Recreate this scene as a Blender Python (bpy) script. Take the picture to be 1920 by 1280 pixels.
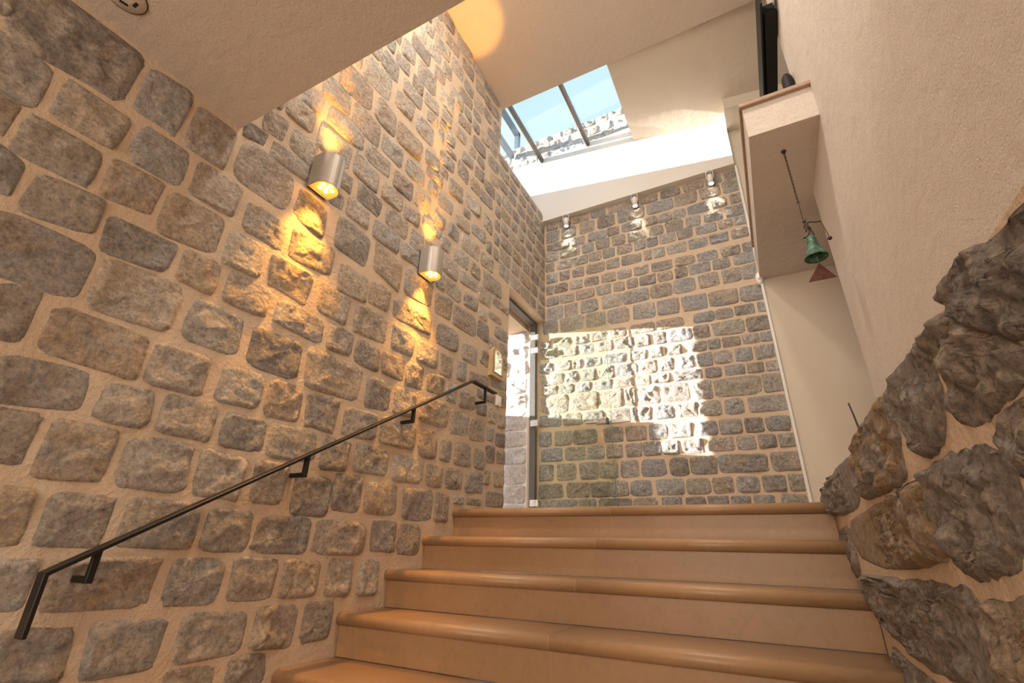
import bpy, bmesh, math, random
from mathutils import Vector, Matrix, noise

# ------------------------------------------------------------------ camera, world, sun, exposure
sc = bpy.context.scene
for o in list(bpy.data.objects):
    bpy.data.objects.remove(o, do_unlink=True)
COL = sc.collection

cam_d = bpy.data.cameras.new('camera')
cam_d.sensor_width = 36.0
cam_d.lens = 881.75 * 36.0 / 1920.0
cam_d.clip_start = 0.02
cam = bpy.data.objects.new('camera', cam_d)
COL.objects.link(cam)
_r = Vector((0.88682323, 0.46145789, 0.02451873))
_u = Vector((0.16941459, -0.3740261, 0.91181312))
_f = Vector((-0.429934, 0.80446323, 0.40987274))
cam.matrix_world = Matrix(((_r.x, _u.x, -_f.x, 1.85), (_r.y, _u.y, -_f.y, 0.0), (_r.z, _u.z, -_f.z, 0.0), (0, 0, 0, 1)))
sc.camera = cam

sc.view_settings.view_transform = 'Standard'
sc.view_settings.look = 'None'
sc.view_settings.gamma = 1.0
sc.view_settings.use_curve_mapping = False
sc.view_settings.exposure = 0.12

world = bpy.data.worlds.new('sky')
sc.world = world
world.use_nodes = True
nt = world.node_tree
nt.nodes.clear()
w_out = nt.nodes.new('ShaderNodeOutputWorld')
w_bg = nt.nodes.new('ShaderNodeBackground')
w_tc = nt.nodes.new('ShaderNodeTexCoord')
w_sep = nt.nodes.new('ShaderNodeSeparateXYZ')
w_rmp = nt.nodes.new('ShaderNodeValToRGB')
w_rmp.color_ramp.elements[0].position = 0.0
w_rmp.color_ramp.elements[0].color = (0.74, 0.87, 0.97, 1)
w_rmp.color_ramp.elements[1].position = 1.0
w_rmp.color_ramp.elements[1].color = (0.45, 0.70, 0.96, 1)
nt.links.new(w_tc.outputs['Generated'], w_sep.inputs[0])
nt.links.new(w_sep.outputs['Z'], w_rmp.inputs[0])
nt.links.new(w_rmp.outputs[0], w_bg.inputs[0])
w_bg.inputs[1].default_value = 1.22
nt.links.new(w_bg.outputs[0], w_out.inputs[0])

SUN_DIR = Vector((2.34, 1.0, -0.346)).normalized()
sun_d = bpy.data.lights.new('sun', 'SUN')
sun_d.energy = 18.0
sun_d.angle = math.radians(0.6)
sun_d.color = (1.0, 0.95, 0.88)
sun = bpy.data.objects.new('sun', sun_d)
COL.objects.link(sun)
sun.rotation_euler = SUN_DIR.to_track_quat('-Z', 'Y').to_euler()
sun.location = (-6, -2, 6)


def area_light(name, loc, target, sx, sy, energy, color):
    d = bpy.data.lights.new(name, 'AREA')
    d.shape = 'RECTANGLE'
    d.size = sx
    d.size_y = sy
    d.energy = energy
    d.color = color
    o = bpy.data.objects.new(name, d)
    COL.objects.link(o)
    o.location = loc
    o.rotation_euler = (Vector(target) - Vector(loc)).to_track_quat('-Z', 'Y').to_euler()
    return o


# added fill lights in the unseen lower hall and upper floor behind the camera
area_light('fill_light_lower', (1.35, -2.8, 0.45), (1.0, 1.2, 0.5), 2.2, 1.8, 82.0, (1.0, 0.83, 0.66))
area_light('fill_light_upper', (0.25, -2.0, 3.3), (2.0, 1.8, 3.0), 2.6, 2.0, 130.0, (1.0, 0.93, 0.86))

# ------------------------------------------------------------------ dimensions (metres)
YB = 4.214          # face of the back wall
XR = 2.10           # right end of the stairs, right edge of the stone back wall
XW = 2.46           # plaster wall on the right
LAND = 0.253        # landing height
RISE, TREAD = 0.174, 0.29
FLOOR = -1.31

# ------------------------------------------------------------------ materials
MATS = {}


def new_mat(name):
    m = bpy.data.materials.new(name)
    m.use_nodes = True
    t = m.node_tree
    t.nodes.clear()
    out = t.nodes.new('ShaderNodeOutputMaterial')
    b = t.nodes.new('ShaderNodeBsdfPrincipled')
    t.links.new(b.outputs[0], out.inputs[0])
    MATS[name] = m
    return m, t, b


def N(t, kind, **kw):
    n = t.nodes.new(kind)
    for k, v in kw.items():
        setattr(n, k, v)
    return n


def mixc(t, fac, a, b, mode='MIX'):
    n = t.nodes.new('ShaderNodeMix')
    n.data_type = 'RGBA'
    n.blend_type = mode
    for sock, val in ((n.inputs[0], fac), (n.inputs[6], a), (n.inputs[7], b)):
        if hasattr(val, 'links'):
            t.links.new(val, sock)
        elif isinstance(val, (int, float)):
            sock.default_value = val
        else:
            sock.default_value = (*val, 1)
    return n.outputs[2]


def ramp(t, src, stops):
    n = t.nodes.new('ShaderNodeValToRGB')
    e = n.color_ramp.elements
    while len(e) < len(stops):
        e.new(0.5)
    for el, (p, c) in zip(e, stops):
        el.position = p
        el.color = (*c, 1) if len(c) == 3 else c
    t.links.new(src, n.inputs[0])
    return n


def noise_n(t, vec, scale, detail=6.0, rough=0.6, dist=0.0):
    n = t.nodes.new('ShaderNodeTexNoise')
    n.inputs['Scale'].default_value = scale
    n.inputs['Detail'].default_value = detail
    n.inputs['Roughness'].default_value = rough
    n.inputs['Distortion'].default_value = dist
    if vec is not None:
        t.links.new(vec, n.inputs['Vector'])
    return n


def bump(t, b, h, strength, dist, prev=None):
    n = t.nodes.new('ShaderNodeBump')
    n.inputs['Strength'].default_value = strength
    n.inputs['Distance'].default_value = dist
    t.links.new(h, n.inputs['Height'])
    if prev is not None:
        t.links.new(prev, n.inputs['Normal'])
    t.links.new(n.outputs[0], b.inputs['Normal'])
    return n.outputs[0]


def stone_mat(name, palette, gain=1.0, contrast=1.0, rug=1.0):
    m, t, b = new_mat(name)
    tc = N(t, 'ShaderNodeTexCoord')
    oi = N(t, 'ShaderNodeObjectInfo')
    comb = N(t, 'ShaderNodeCombineXYZ')
    for i, k in enumerate((37.0, 91.0, 53.0)):
        mm = N(t, 'ShaderNodeMath', operation='MULTIPLY')
        mm.inputs[1].default_value = k
        t.links.new(oi.outputs['Random'], mm.inputs[0])
        t.links.new(mm.outputs[0], comb.inputs[i])
    add = N(t, 'ShaderNodeVectorMath', operation='ADD')
    t.links.new(tc.outputs['Object'], add.inputs[0])
    t.links.new(comb.outputs[0], add.inputs[1])
    vec = add.outputs[0]
    n = len(palette)
    stops = [(min(1.0, i / n), tuple(c * gain for c in p)) for i, p in enumerate(palette)]
    base = ramp(t, oi.outputs['Random'], stops)
    base.color_ramp.interpolation = 'CONSTANT'
    # second palette entry blotted over the first
    w2 = N(t, 'ShaderNodeMath', operation='FRACT')
    m2 = N(t, 'ShaderNodeMath', operation='MULTIPLY')
    m2.inputs[1].default_value = 7.31
    t.links.new(oi.outputs['Random'], m2.inputs[0])
    t.links.new(m2.outputs[0], w2.inputs[0])
    base2 = ramp(t, w2.outputs[0], stops)
    base2.color_ramp.interpolation = 'CONSTANT'
    big = noise_n(t, vec, 7.0, 5.0, 0.62, 0.6)
    msk = ramp(t, big.outputs[0], [(0.46, (0, 0, 0)), (0.62, (1, 1, 1))])
    c1 = mixc(t, msk.outputs[0], base.outputs[0], base2.outputs[0])
    mid = noise_n(t, vec, 46.0, 12.0, 0.80, 0.1)
    lo, hi = 1.0 - 0.52 * contrast, 1.0 + 0.52 * contrast
    tone = ramp(t, mid.outputs[0], [(0.33, (lo, lo, lo)), (0.5, (1, 1, 1)), (0.68, (hi, hi * 0.98, hi * 0.94))])
    c2 = mixc(t, 1.0, c1, tone.outputs[0], 'MULTIPLY')
    # pale calcite veins
    vn = noise_n(t, vec, 6.0, 2.0, 0.5, 0.5)
    vv = N(t, 'ShaderNodeMath', operation='SUBTRACT')
    vv.inputs[1].default_value = 0.5
    t.links.new(vn.outputs[0], vv.inputs[0])
    va = N(t, 'ShaderNodeMath', operation='ABSOLUTE')
    t.links.new(vv.outputs[0], va.inputs[0])
    vr = ramp(t, va.outputs[0], [(0.0, (1, 1, 1)), (0.006, (0.7, 0.7, 0.7)), (0.016, (0, 0, 0))])
    vm = N(t, 'ShaderNodeMath', operation='MULTIPLY')
    vm.inputs[1].default_value = 0.22
    t.links.new(vr.outputs[0], vm.inputs[0])
    c3 = mixc(t, vm.outputs[0], c2, (0.62 * gain, 0.55 * gain, 0.46 * gain))
    # mortar dust and pits
    pit = noise_n(t, vec, 110.0, 4.0, 0.7)
    pr = ramp(t, pit.outputs[0], [(0.3, (0.62, 0.6, 0.58)), (0.45, (1, 1, 1)), (0.7, (1.15, 1.13, 1.1))])
    c4 = mixc(t, 1.0, c3, pr.outputs[0], 'MULTIPLY')
    t.links.new(c4, b.inputs['Base Color'])
    b.inputs['Roughness'].default_value = 0.82
    h1 = noise_n(t, vec, 40.0, 12.0, 0.74, 0.0)
    nb = bump(t, b, h1.outputs[0], min(1.0, 0.85 * rug), 0.021 * rug)
    vo = N(t, 'ShaderNodeTexVoronoi')
    vo.inputs['Scale'].default_value = 46.0
    t.links.new(vec, vo.inputs['Vector'])
    nb = bump(t, b, vo.outputs['Distance'], 0.45, 0.012, nb)
    bump(t, b, pit.outputs[0], 0.35, 0.006, nb)
    return m


def grain_mat(name, c1, c2, scale, rough, bstr, bdist, bscale, spec=0.3, speck=None):
    m, t, b = new_mat(name)
    tc = N(t, 'ShaderNodeTexCoord')
    g = N(t, 'ShaderNodeNewGeometry')
    vec = g.outputs['Position']
    n1 = noise_n(t, vec, scale, 6.0, 0.6, 0.2)
    r = ramp(t, n1.outputs[0], [(0.3, c1), (0.7, c2)])
    col = r.outputs[0]
    if speck:
        n3 = noise_n(t, vec, speck[0], 3.0, 0.6)
        r3 = ramp(t, n3.outputs[0], [(0.34, speck[1]), (0.48, (1, 1, 1)), (0.62, (1, 1, 1)), (0.74, speck[2])])
        col = mixc(t, 1.0, col, r3.outputs[0], 'MULTIPLY')
    t.links.new(col, b.inputs['Base Color'])
    b.inputs['Roughness'].default_value = rough
    b.inputs['Specular IOR Level'].default_value = spec
    n2 = noise_n(t, vec, bscale, 5.0, 0.62)
    nb = bump(t, b, n2.outputs[0], bstr, bdist)
    n4 = noise_n(t, vec, bscale * 0.12, 3.0, 0.5)
    bump(t, b, n4.outputs[0], bstr * 0.5, bdist * 3, nb)
    return m


def flat_mat(name, c, rough=0.5, metal=0.0, spec=0.5, nscale=40.0, var=0.12):
    m, t, b = new_mat(name)
    g = N(t, 'ShaderNodeNewGeometry')
    n1 = noise_n(t, g.outputs['Position'], nscale, 4.0, 0.6)
    r = ramp(t, n1.outputs[0], [(0.3, tuple(x * (1 - var) for x in c)), (0.7, tuple(min(1, x * (1 + var)) for x in c))])
    t.links.new(r.outputs[0], b.inputs['Base Color'])
    b.inputs['Roughness'].default_value = rough
    b.inputs['Metallic'].default_value = metal
    b.inputs['Specular IOR Level'].default_value = spec
    return m


def emit_mat(name, c, s):
    m, t, b = new_mat(name)
    b.inputs['Base Color'].default_value = (*c, 1)
    b.inputs['Emission Color'].default_value = (*c, 1)
    b.inputs['Emission Strength'].default_value = s
    return m


def thin_glass(name, tint, gloss=0.08):
    m = bpy.data.materials.new(name)
    m.use_nodes = True
    t = m.node_tree
    t.nodes.clear()
    out = N(t, 'ShaderNodeOutputMaterial')
    tr = N(t, 'ShaderNodeBsdfTransparent')
    tr.inputs[0].default_value = (*tint, 1)
    gl = N(t, 'ShaderNodeBsdfGlossy')
    gl.inputs['Roughness'].default_value = 0.02
    lw = N(t, 'ShaderNodeLayerWeight')
    pw = N(t, 'ShaderNodeMath', operation='POWER')
    pw.inputs[1].default_value = 5.0
    t.links.new(lw.outputs['Facing'], pw.inputs[0])
    ma = N(t, 'ShaderNodeMath', operation='MULTIPLY_ADD')
    ma.inputs[1].default_value = 0.55
    ma.inputs[2].default_value = 0.035
    t.links.new(pw.outputs[0], ma.inputs[0])
    mx = N(t, 'ShaderNodeMixShader')
    t.links.new(ma.outputs[0], mx.inputs[0])
    t.links.new(tr.outputs[0], mx.inputs[1])
    t.links.new(gl.outputs[0], mx.inputs[2])
    t.links.new(mx.outputs[0], out.inputs[0])
    MATS[name] = m
    return m


PAL = [(0.37, 0.325, 0.28), (0.43, 0.375, 0.32), (0.31, 0.28, 0.25), (0.46, 0.405, 0.34), (0.40, 0.35, 0.295), (0.35, 0.325, 0.30),
       (0.47, 0.385, 0.30), (0.39, 0.365, 0.34), (0.27, 0.235, 0.21), (0.43, 0.335, 0.245), (0.50, 0.45, 0.385), (0.37, 0.30, 0.24),
       (0.42, 0.395, 0.365), (0.36, 0.31, 0.265)]
PALB = [(0.40, 0.365, 0.33), (0.44, 0.41, 0.375), (0.34, 0.32, 0.30), (0.46, 0.41, 0.355), (0.38, 0.38, 0.38), (0.43, 0.43, 0.43),
        (0.47, 0.40, 0.335), (0.36, 0.37, 0.38), (0.41, 0.355, 0.30), (0.43, 0.41, 0.345), (0.50, 0.47, 0.43), (0.31, 0.285, 0.26)]
PALP = [(0.38, 0.325, 0.27), (0.46, 0.37, 0.28), (0.36, 0.315, 0.275), (0.48, 0.34, 0.20), (0.40, 0.345, 0.295)]
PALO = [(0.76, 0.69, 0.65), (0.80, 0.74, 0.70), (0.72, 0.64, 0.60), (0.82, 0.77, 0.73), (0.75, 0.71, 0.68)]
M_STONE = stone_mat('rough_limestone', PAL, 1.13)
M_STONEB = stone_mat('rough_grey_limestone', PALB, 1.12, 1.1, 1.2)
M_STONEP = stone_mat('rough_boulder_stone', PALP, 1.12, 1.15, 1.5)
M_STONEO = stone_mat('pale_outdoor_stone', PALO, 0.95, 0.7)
M_STONER = stone_mat('roof_parapet_stone', PALB, 1.15, 1.0)
M_MORTAR = grain_mat('sand_mortar', (0.60, 0.47, 0.345), (0.67, 0.535, 0.40), 3.0, 0.95, 0.5, 0.012, 60.0, 0.2, (180.0, (0.85, 0.83, 0.8), (1.08, 1.07, 1.05)))
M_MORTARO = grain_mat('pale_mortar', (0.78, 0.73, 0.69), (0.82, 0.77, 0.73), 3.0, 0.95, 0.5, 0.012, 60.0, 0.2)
M_PLASTER = grain_mat('textured_plaster', (0.63, 0.56, 0.49), (0.68, 0.61, 0.54), 1.6, 0.95, 0.55, 0.010, 120.0, 0.2, (150.0, (0.86, 0.84, 0.82), (1.05, 1.05, 1.04)))
M_CEIL = grain_mat('ceiling_plaster', (0.61, 0.525, 0.44), (0.65, 0.56, 0.475), 1.2, 0.95, 0.4, 0.008, 130.0, 0.2, (140.0, (0.9, 0.88, 0.86), (1.03, 1.03, 1.02)))
M_CREAM = grain_mat('cream_plaster', (0.68, 0.60, 0.49), (0.73, 0.65, 0.54), 1.4, 0.95, 0.4, 0.008, 130.0, 0.2)
M_WHITE = grain_mat('white_plaster', (0.80, 0.78, 0.74), (0.84, 0.82, 0.78), 2.0, 0.9, 0.35, 0.006, 120.0, 0.2)
M_STEP = grain_mat('honed_limestone', (0.35, 0.212, 0.112), (0.42, 0.265, 0.148), 2.6, 0.38, 0.10, 0.003, 60.0, 0.45, (38.0, (0.93, 0.91, 0.89), (1.05, 1.045, 1.04)))
M_JOINT = flat_mat('pale_grout', (0.46, 0.315, 0.19), 0.9)
M_COPING = flat_mat('terracotta_coping', (0.40, 0.28, 0.20), 0.7, 0, 0.3)
M_BLACK = flat_mat('black_powder_coat', (0.012, 0.011, 0.010), 0.45, 0.0, 0.4)
M_STEELBK = flat_mat('blackened_steel', (0.016, 0.0145, 0.013), 0.6, 0.0, 0.25)
M_ALU = flat_mat('brushed_aluminium', (0.46, 0.43, 0.385), 0.4, 0.6, 0.5, 220.0, 0.1)
M_FRAME = flat_mat('bronze_window_frame', (0.16, 0.125, 0.095), 0.45, 0.4)
M_BLUEST = flat_mat('blue_grey_steel', (0.10, 0.15, 0.19), 0.5, 0.3)
M_DOORFR = flat_mat('dark_grey_frame', (0.12, 0.115, 0.11), 0.5, 0.2)
M_CHROME = flat_mat('satin_chrome', (0.80, 0.79, 0.77), 0.25, 0.7)
M_WPLASTIC = flat_mat('white_plastic', (0.82, 0.80, 0.76), 0.4)
M_WOOD = flat_mat('pale_carved_wood', (0.50, 0.36, 0.20), 0.55)
M_MIRROR = flat_mat('mirror_glass', (0.85, 0.87, 0.84), 0.04, 1.0, 0.5, 10.0, 0.02)
M_VERDI = None
M_GEDGE = flat_mat('glass_edge_green', (0.22, 0.33, 0.27), 0.2)
M_HANDLE = flat_mat('brushed_steel_handle', (0.42, 0.40, 0.38), 0.35, 0.6)
M_DARK = flat_mat('dark_void', (0.02, 0.018, 0.016), 0.8)
M_BRONZE = flat_mat('aged_bronze', (0.055, 0.037, 0.022), 0.6, 0.4)
M_COPPER = flat_mat('aged_copper', (0.085, 0.028, 0.016), 0.5, 0.35, 0.5, 35.0, 0.5)
M_GLASS = thin_glass('roof_glass', (0.985, 0.99, 0.99))
M_DGLASS = thin_glass('door_glass', (0.968, 0.985, 0.962))
M_LED = emit_mat('warm_led', (1.0, 0.55, 0.14), 30.0)
M_LEDPL = emit_mat('lit_diffuser', (1.0, 0.42, 0.06), 1.0)
M_SPOTLED = emit_mat('white_led', (1.0, 0.85, 0.62), 25.0)


def verdigris():
    m, t, b = new_mat('verdigris_bronze')
    g = N(t, 'ShaderNodeNewGeometry')
    n1 = noise_n(t, g.outputs['Position'], 30.0, 6.0, 0.65)
    r = ramp(t, n1.outputs[0], [(0.35, (0.045, 0.035, 0.02)), (0.5, (0.05, 0.13, 0.09)), (0.65, (0.12, 0.27, 0.20))])
    t.links.new(r.outputs[0], b.inputs['Base Color'])
    b.inputs['Roughness'].default_value = 0.6
    b.inputs['Metallic'].default_value = 0.3
    return m


M_VERDI = verdigris()

# ------------------------------------------------------------------ mesh helpers


def link(name, me, mat=None, parent=None, loc=(0, 0, 0)):
    o = bpy.data.objects.new(name, me)
    COL.objects.link(o)
    o.location = loc
    if parent is not None:
        o.parent = parent
    if mat is not None and not me.materials:
        me.materials.append(mat)
    return o


def tag(o, label=None, cat=None, group=None, kind=None):
    if label:
        o['label'] = label
    if cat:
        o['category'] = cat
    if group:
        o['group'] = group
    if kind:
        o['kind'] = kind
    return o


def empty(name, loc=(0, 0, 0)):
    o = bpy.data.objects.new(name, None)
    o.empty_display_size = 0.05
    COL.objects.link(o)
    o.location = loc
    return o


def bm_box(bm, x0, x1, y0, y1, z0, z1):
    v = [bm.verts.new(p) for p in ((x0, y0, z0), (x1, y0, z0), (x1, y1, z0), (x0, y1, z0), (x0, y0, z1), (x1, y0, z1), (x1, y1, z1), (x0, y1, z1))]
    for f in ((0, 3, 2, 1), (4, 5, 6, 7), (0, 1, 5, 4), (1, 2, 6, 5), (2, 3, 7, 6), (3, 0, 4, 7)):
        bm.faces.new([v[i] for i in f])
    return v


def bm_mesh(bm, name, smooth=False, bevel=0.0, seg=2):
    if bevel > 0:
        bmesh.ops.bevel(bm, geom=list(bm.edges), offset=bevel, segments=seg, profile=0.5, affect='EDGES')
    bmesh.ops.recalc_face_normals(bm, faces=bm.faces)
    me = bpy.data.meshes.new(name)
    bm.to_mesh(me)
    bm.free()
    if smooth:
        for p in me.polygons:
            p.use_smooth = True
    return me


def boxes(name, lst, mat, parent=None, bevel=0.0, loc=(0, 0, 0)):
    bm = bmesh.new()
    for b in lst:
        bm_box(bm, *b)
    return link(name, bm_mesh(bm, name, False, bevel), mat, parent, loc)


def bm_prism(bm, pts, axis, a0, a1):
    """pts: 2D outline; axis: 'x','y','z' extrusion axis"""
    def P(p, a):
        if axis == 'x':
            return (a, p[0], p[1])
        if axis == 'y':
            return (p[0], a, p[1])
        return (p[0], p[1], a)
    A = [bm.verts.new(P(p, a0)) for p in pts]
    B = [bm.verts.new(P(p, a1)) for p in pts]
    n = len(pts)
    bm.faces.new(A)
    bm.faces.new(list(reversed(B)))
    for i in range(n):
        bm.faces.new((A[i], B[i], B[(i + 1) % n], A[(i + 1) % n]))


def prism(name, pts, axis, a0, a1, mat, parent=None, bevel=0.0, smooth=False):
    bm = bmesh.new()
    bm_prism(bm, pts, axis, a0, a1)
    return link(name, bm_mesh(bm, name, smooth, bevel), mat, parent)


def bm_tube(bm, pts, r, seg=8, closed=False):
    pts = [Vector(p) for p in pts]
    n = len(pts)
    rad = r if isinstance(r, (list, tuple)) else [r] * n
    rings = []
    ref = Vector((0.31, 0.17, 0.93))
    for i, p in enumerate(pts):
        if closed:
            d = pts[(i + 1) % n] - pts[i - 1]
        else:
            d = pts[min(i + 1, n - 1)] - pts[max(i - 1, 0)]
        d.normalize()
        a = d.cross(ref)
        if a.length < 1e-4:
            a = d.cross(Vector((1, 0, 0)))
        a.normalize()
        b = d.cross(a)
        rings.append([bm.verts.new(p + (a * math.cos(2 * math.pi * k / seg) + b * math.sin(2 * math.pi * k / seg)) * rad[i]) for k in range(seg)])
    m = n if closed else n - 1
    for i in range(m):
        A, B = rings[i], rings[(i + 1) % n]
        for k in range(seg):
            bm.faces.new((A[k], A[(k + 1) % seg], B[(k + 1) % seg], B[k]))
    if not closed:
        bm.faces.new(list(reversed(rings[0])))
        bm.faces.new(rings[-1])


def tube(name, pts, r, mat, parent=None, seg=8, closed=False):
    bm = bmesh.new()
    bm_tube(bm, pts, r, seg, closed)
    return link(name, bm_mesh(bm, name, True), mat, parent)


def bm_flatbar(bm, pts, side, w, h):
    """rectangular bar swept along pts; side = width direction"""
    pts = [Vector(p) for p in pts]
    side = Vector(side).normalized()
    rings = []
    n = len(pts)
    for i, p in enumerate(pts):
        if i == 0:
            t = (pts[1] - p).normalized()
            k = 1.0
        elif i == n - 1:
            t = (p - pts[i - 1]).normalized()
            k = 1.0
        else:
            t1 = (p - pts[i - 1]).normalized()
            t2 = (pts[i + 1] - p).normalized()
            t = (t1 + t2).normalized()
            k = 1.0 / max(0.3, t.dot(t1))
        nrm = t.cross(side).normalized()
        rings.append([bm.verts.new(p + side * (sx * w / 2) + nrm * (sy * h / 2 * k)) for sx, sy in ((-1, -1), (1, -1), (1, 1), (-1, 1))])
    for i in range(n - 1):
        A, B = rings[i], rings[i + 1]
        for k in range(4):
            bm.faces.new((A[k], A[(k + 1) % 4], B[(k + 1) % 4], B[k]))
    bm.faces.new(list(reversed(rings[0])))
    bm.faces.new(rings[-1])


def lathe(name, prof, mat, parent=None, seg=24, loc=(0, 0, 0), smooth=True):
    bm = bmesh.new()
    rings = []
    for r, z in prof:
        rings.append([bm.verts.new((r * math.cos(2 * math.pi * k / seg), r * math.sin(2 * math.pi * k / seg), z)) for k in range(seg)])
    for A, B in zip(rings, rings[1:]):
        for k in range(seg):
            bm.faces.new((A[k], A[(k + 1) % seg], B[(k + 1) % seg], B[k]))
    bm.faces.new(list(reversed(rings[0])))
    bm.faces.new(rings[-1])
    return link(name, bm_mesh(bm, name, smooth), mat, parent, loc)


# ------------------------------------------------------------------ stones
RS = random.Random(11)


def rect_outline(w, h, shear, seed, n, power, jag):
    """rounded, irregular rectangle as a closed list of (u, v)"""
    rr = random.Random(seed)
    k = [rr.uniform(-0.05, 0.05) for _ in range(4)]
    out = []
    for i in range(n):
        a = 2 * math.pi * (i + 0.5) / n
        c, s = math.cos(a), math.sin(a)
        e = 2.0 / power
        x = math.copysign(abs(c) ** e, c)
        y = math.copysign(abs(s) ** e, s)
        x *= 1.0 + k[0] * y
        y *= 1.0 + k[1] * x
        nv = noise.noise(Vector((c * 1.7 + seed * 0.37, s * 1.7, seed * 1.31)))
        n2 = noise.noise(Vector((c * 5.0 + seed * 0.73, s * 5.0, seed * 0.91)))
        f = 1.0 + jag * nv + jag * 0.6 * n2
        out.append((x * w / 2 * f, y * h / 2 * f + shear * x / 2))
    return out


def stone_mesh(name, outline, proud, seed, rings, relief, freq, place, sink=0.005):
    """pillow of rough stone; place(u, v, n) -> local xyz"""
    n = len(outline)
    cu = sum(p[0] for p in outline) / n
    cv = sum(p[1] for p in outline) / n
    verts, faces = [], []
    size = max(max(p[0] for p in outline) - min(p[0] for p in outline), 0.05)
    rr = random.Random(seed * 7 + 3)
    tu, tv = rr.uniform(-0.09, 0.09), rr.uniform(-0.09, 0.09)
    off = Vector((seed * 3.17 % 91.0, seed * 1.93 % 67.0, seed * 0.71 % 43.0))
    ts = [1.0, 0.965, 0.90]
    for i in range(rings):
        ts.append(0.90 * (1.0 - (i + 1) / (rings + 0.35)))
    for t in ts:
        for (pu, pv) in outline:
            u = cu + (pu - cu) * t
            v = cv + (pv - cv) * t
            if t >= 0.999:
                hgt = -sink
            else:
                dome = min(1.0, (1.0 - t) / 0.16) ** 0.8
                q = Vector((u * freq, v * freq, 0.0)) + off
                f = noise.fractal(q, 1.0, 2.0, 4)
                g = abs(noise.noise(q * 0.55 + Vector((5, 9, 2))))
                hgt = proud * dome * (0.62 + 0.45 * (1.0 - t)) + relief * dome * (0.9 * f + 0.9 * (g - 0.25)) + dome * (tu * (u - cu) + tv * (v - cv))
                hgt = max(hgt, 0.0035 * dome - 0.001)
                if t > 0.93:
                    hgt = min(hgt, proud * 0.5)
            verts.append(place(u, v, hgt))
    q = Vector((cu * freq, cv * freq, 0.0)) + off
    verts.append(place(cu, cv, proud + relief * noise.fractal(q, 1.0, 2.0, 4)))
    R = len(ts)
    for r in range(R - 1):
        for k in range(n):
            a, b = r * n + k, r * n + (k + 1) % n
            faces.append((a, b, b + n, a + n))
    last = (R - 1) * n
    c = len(verts) - 1
    for k in range(n):
        faces.append((last + k, last + (k + 1) % n, c))
    return verts, faces


def mk_mesh(name, verts, faces, flip=False, smooth=True):
    me = bpy.data.meshes.new(name)
    if flip:
        faces = [tuple(reversed(f)) for f in faces]
    me.from_pydata(verts, [], faces)
    me.update()
    if smooth:
        me.polygons.foreach_set('use_smooth', [True] * len(me.polygons))
    return me


def place_left(u, v, n):
    return (n, u, v)


def place_back(u, v, n):
    return (u, -n, v)


def place_par(u, v, n):
    return (-n, u, v)


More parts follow.
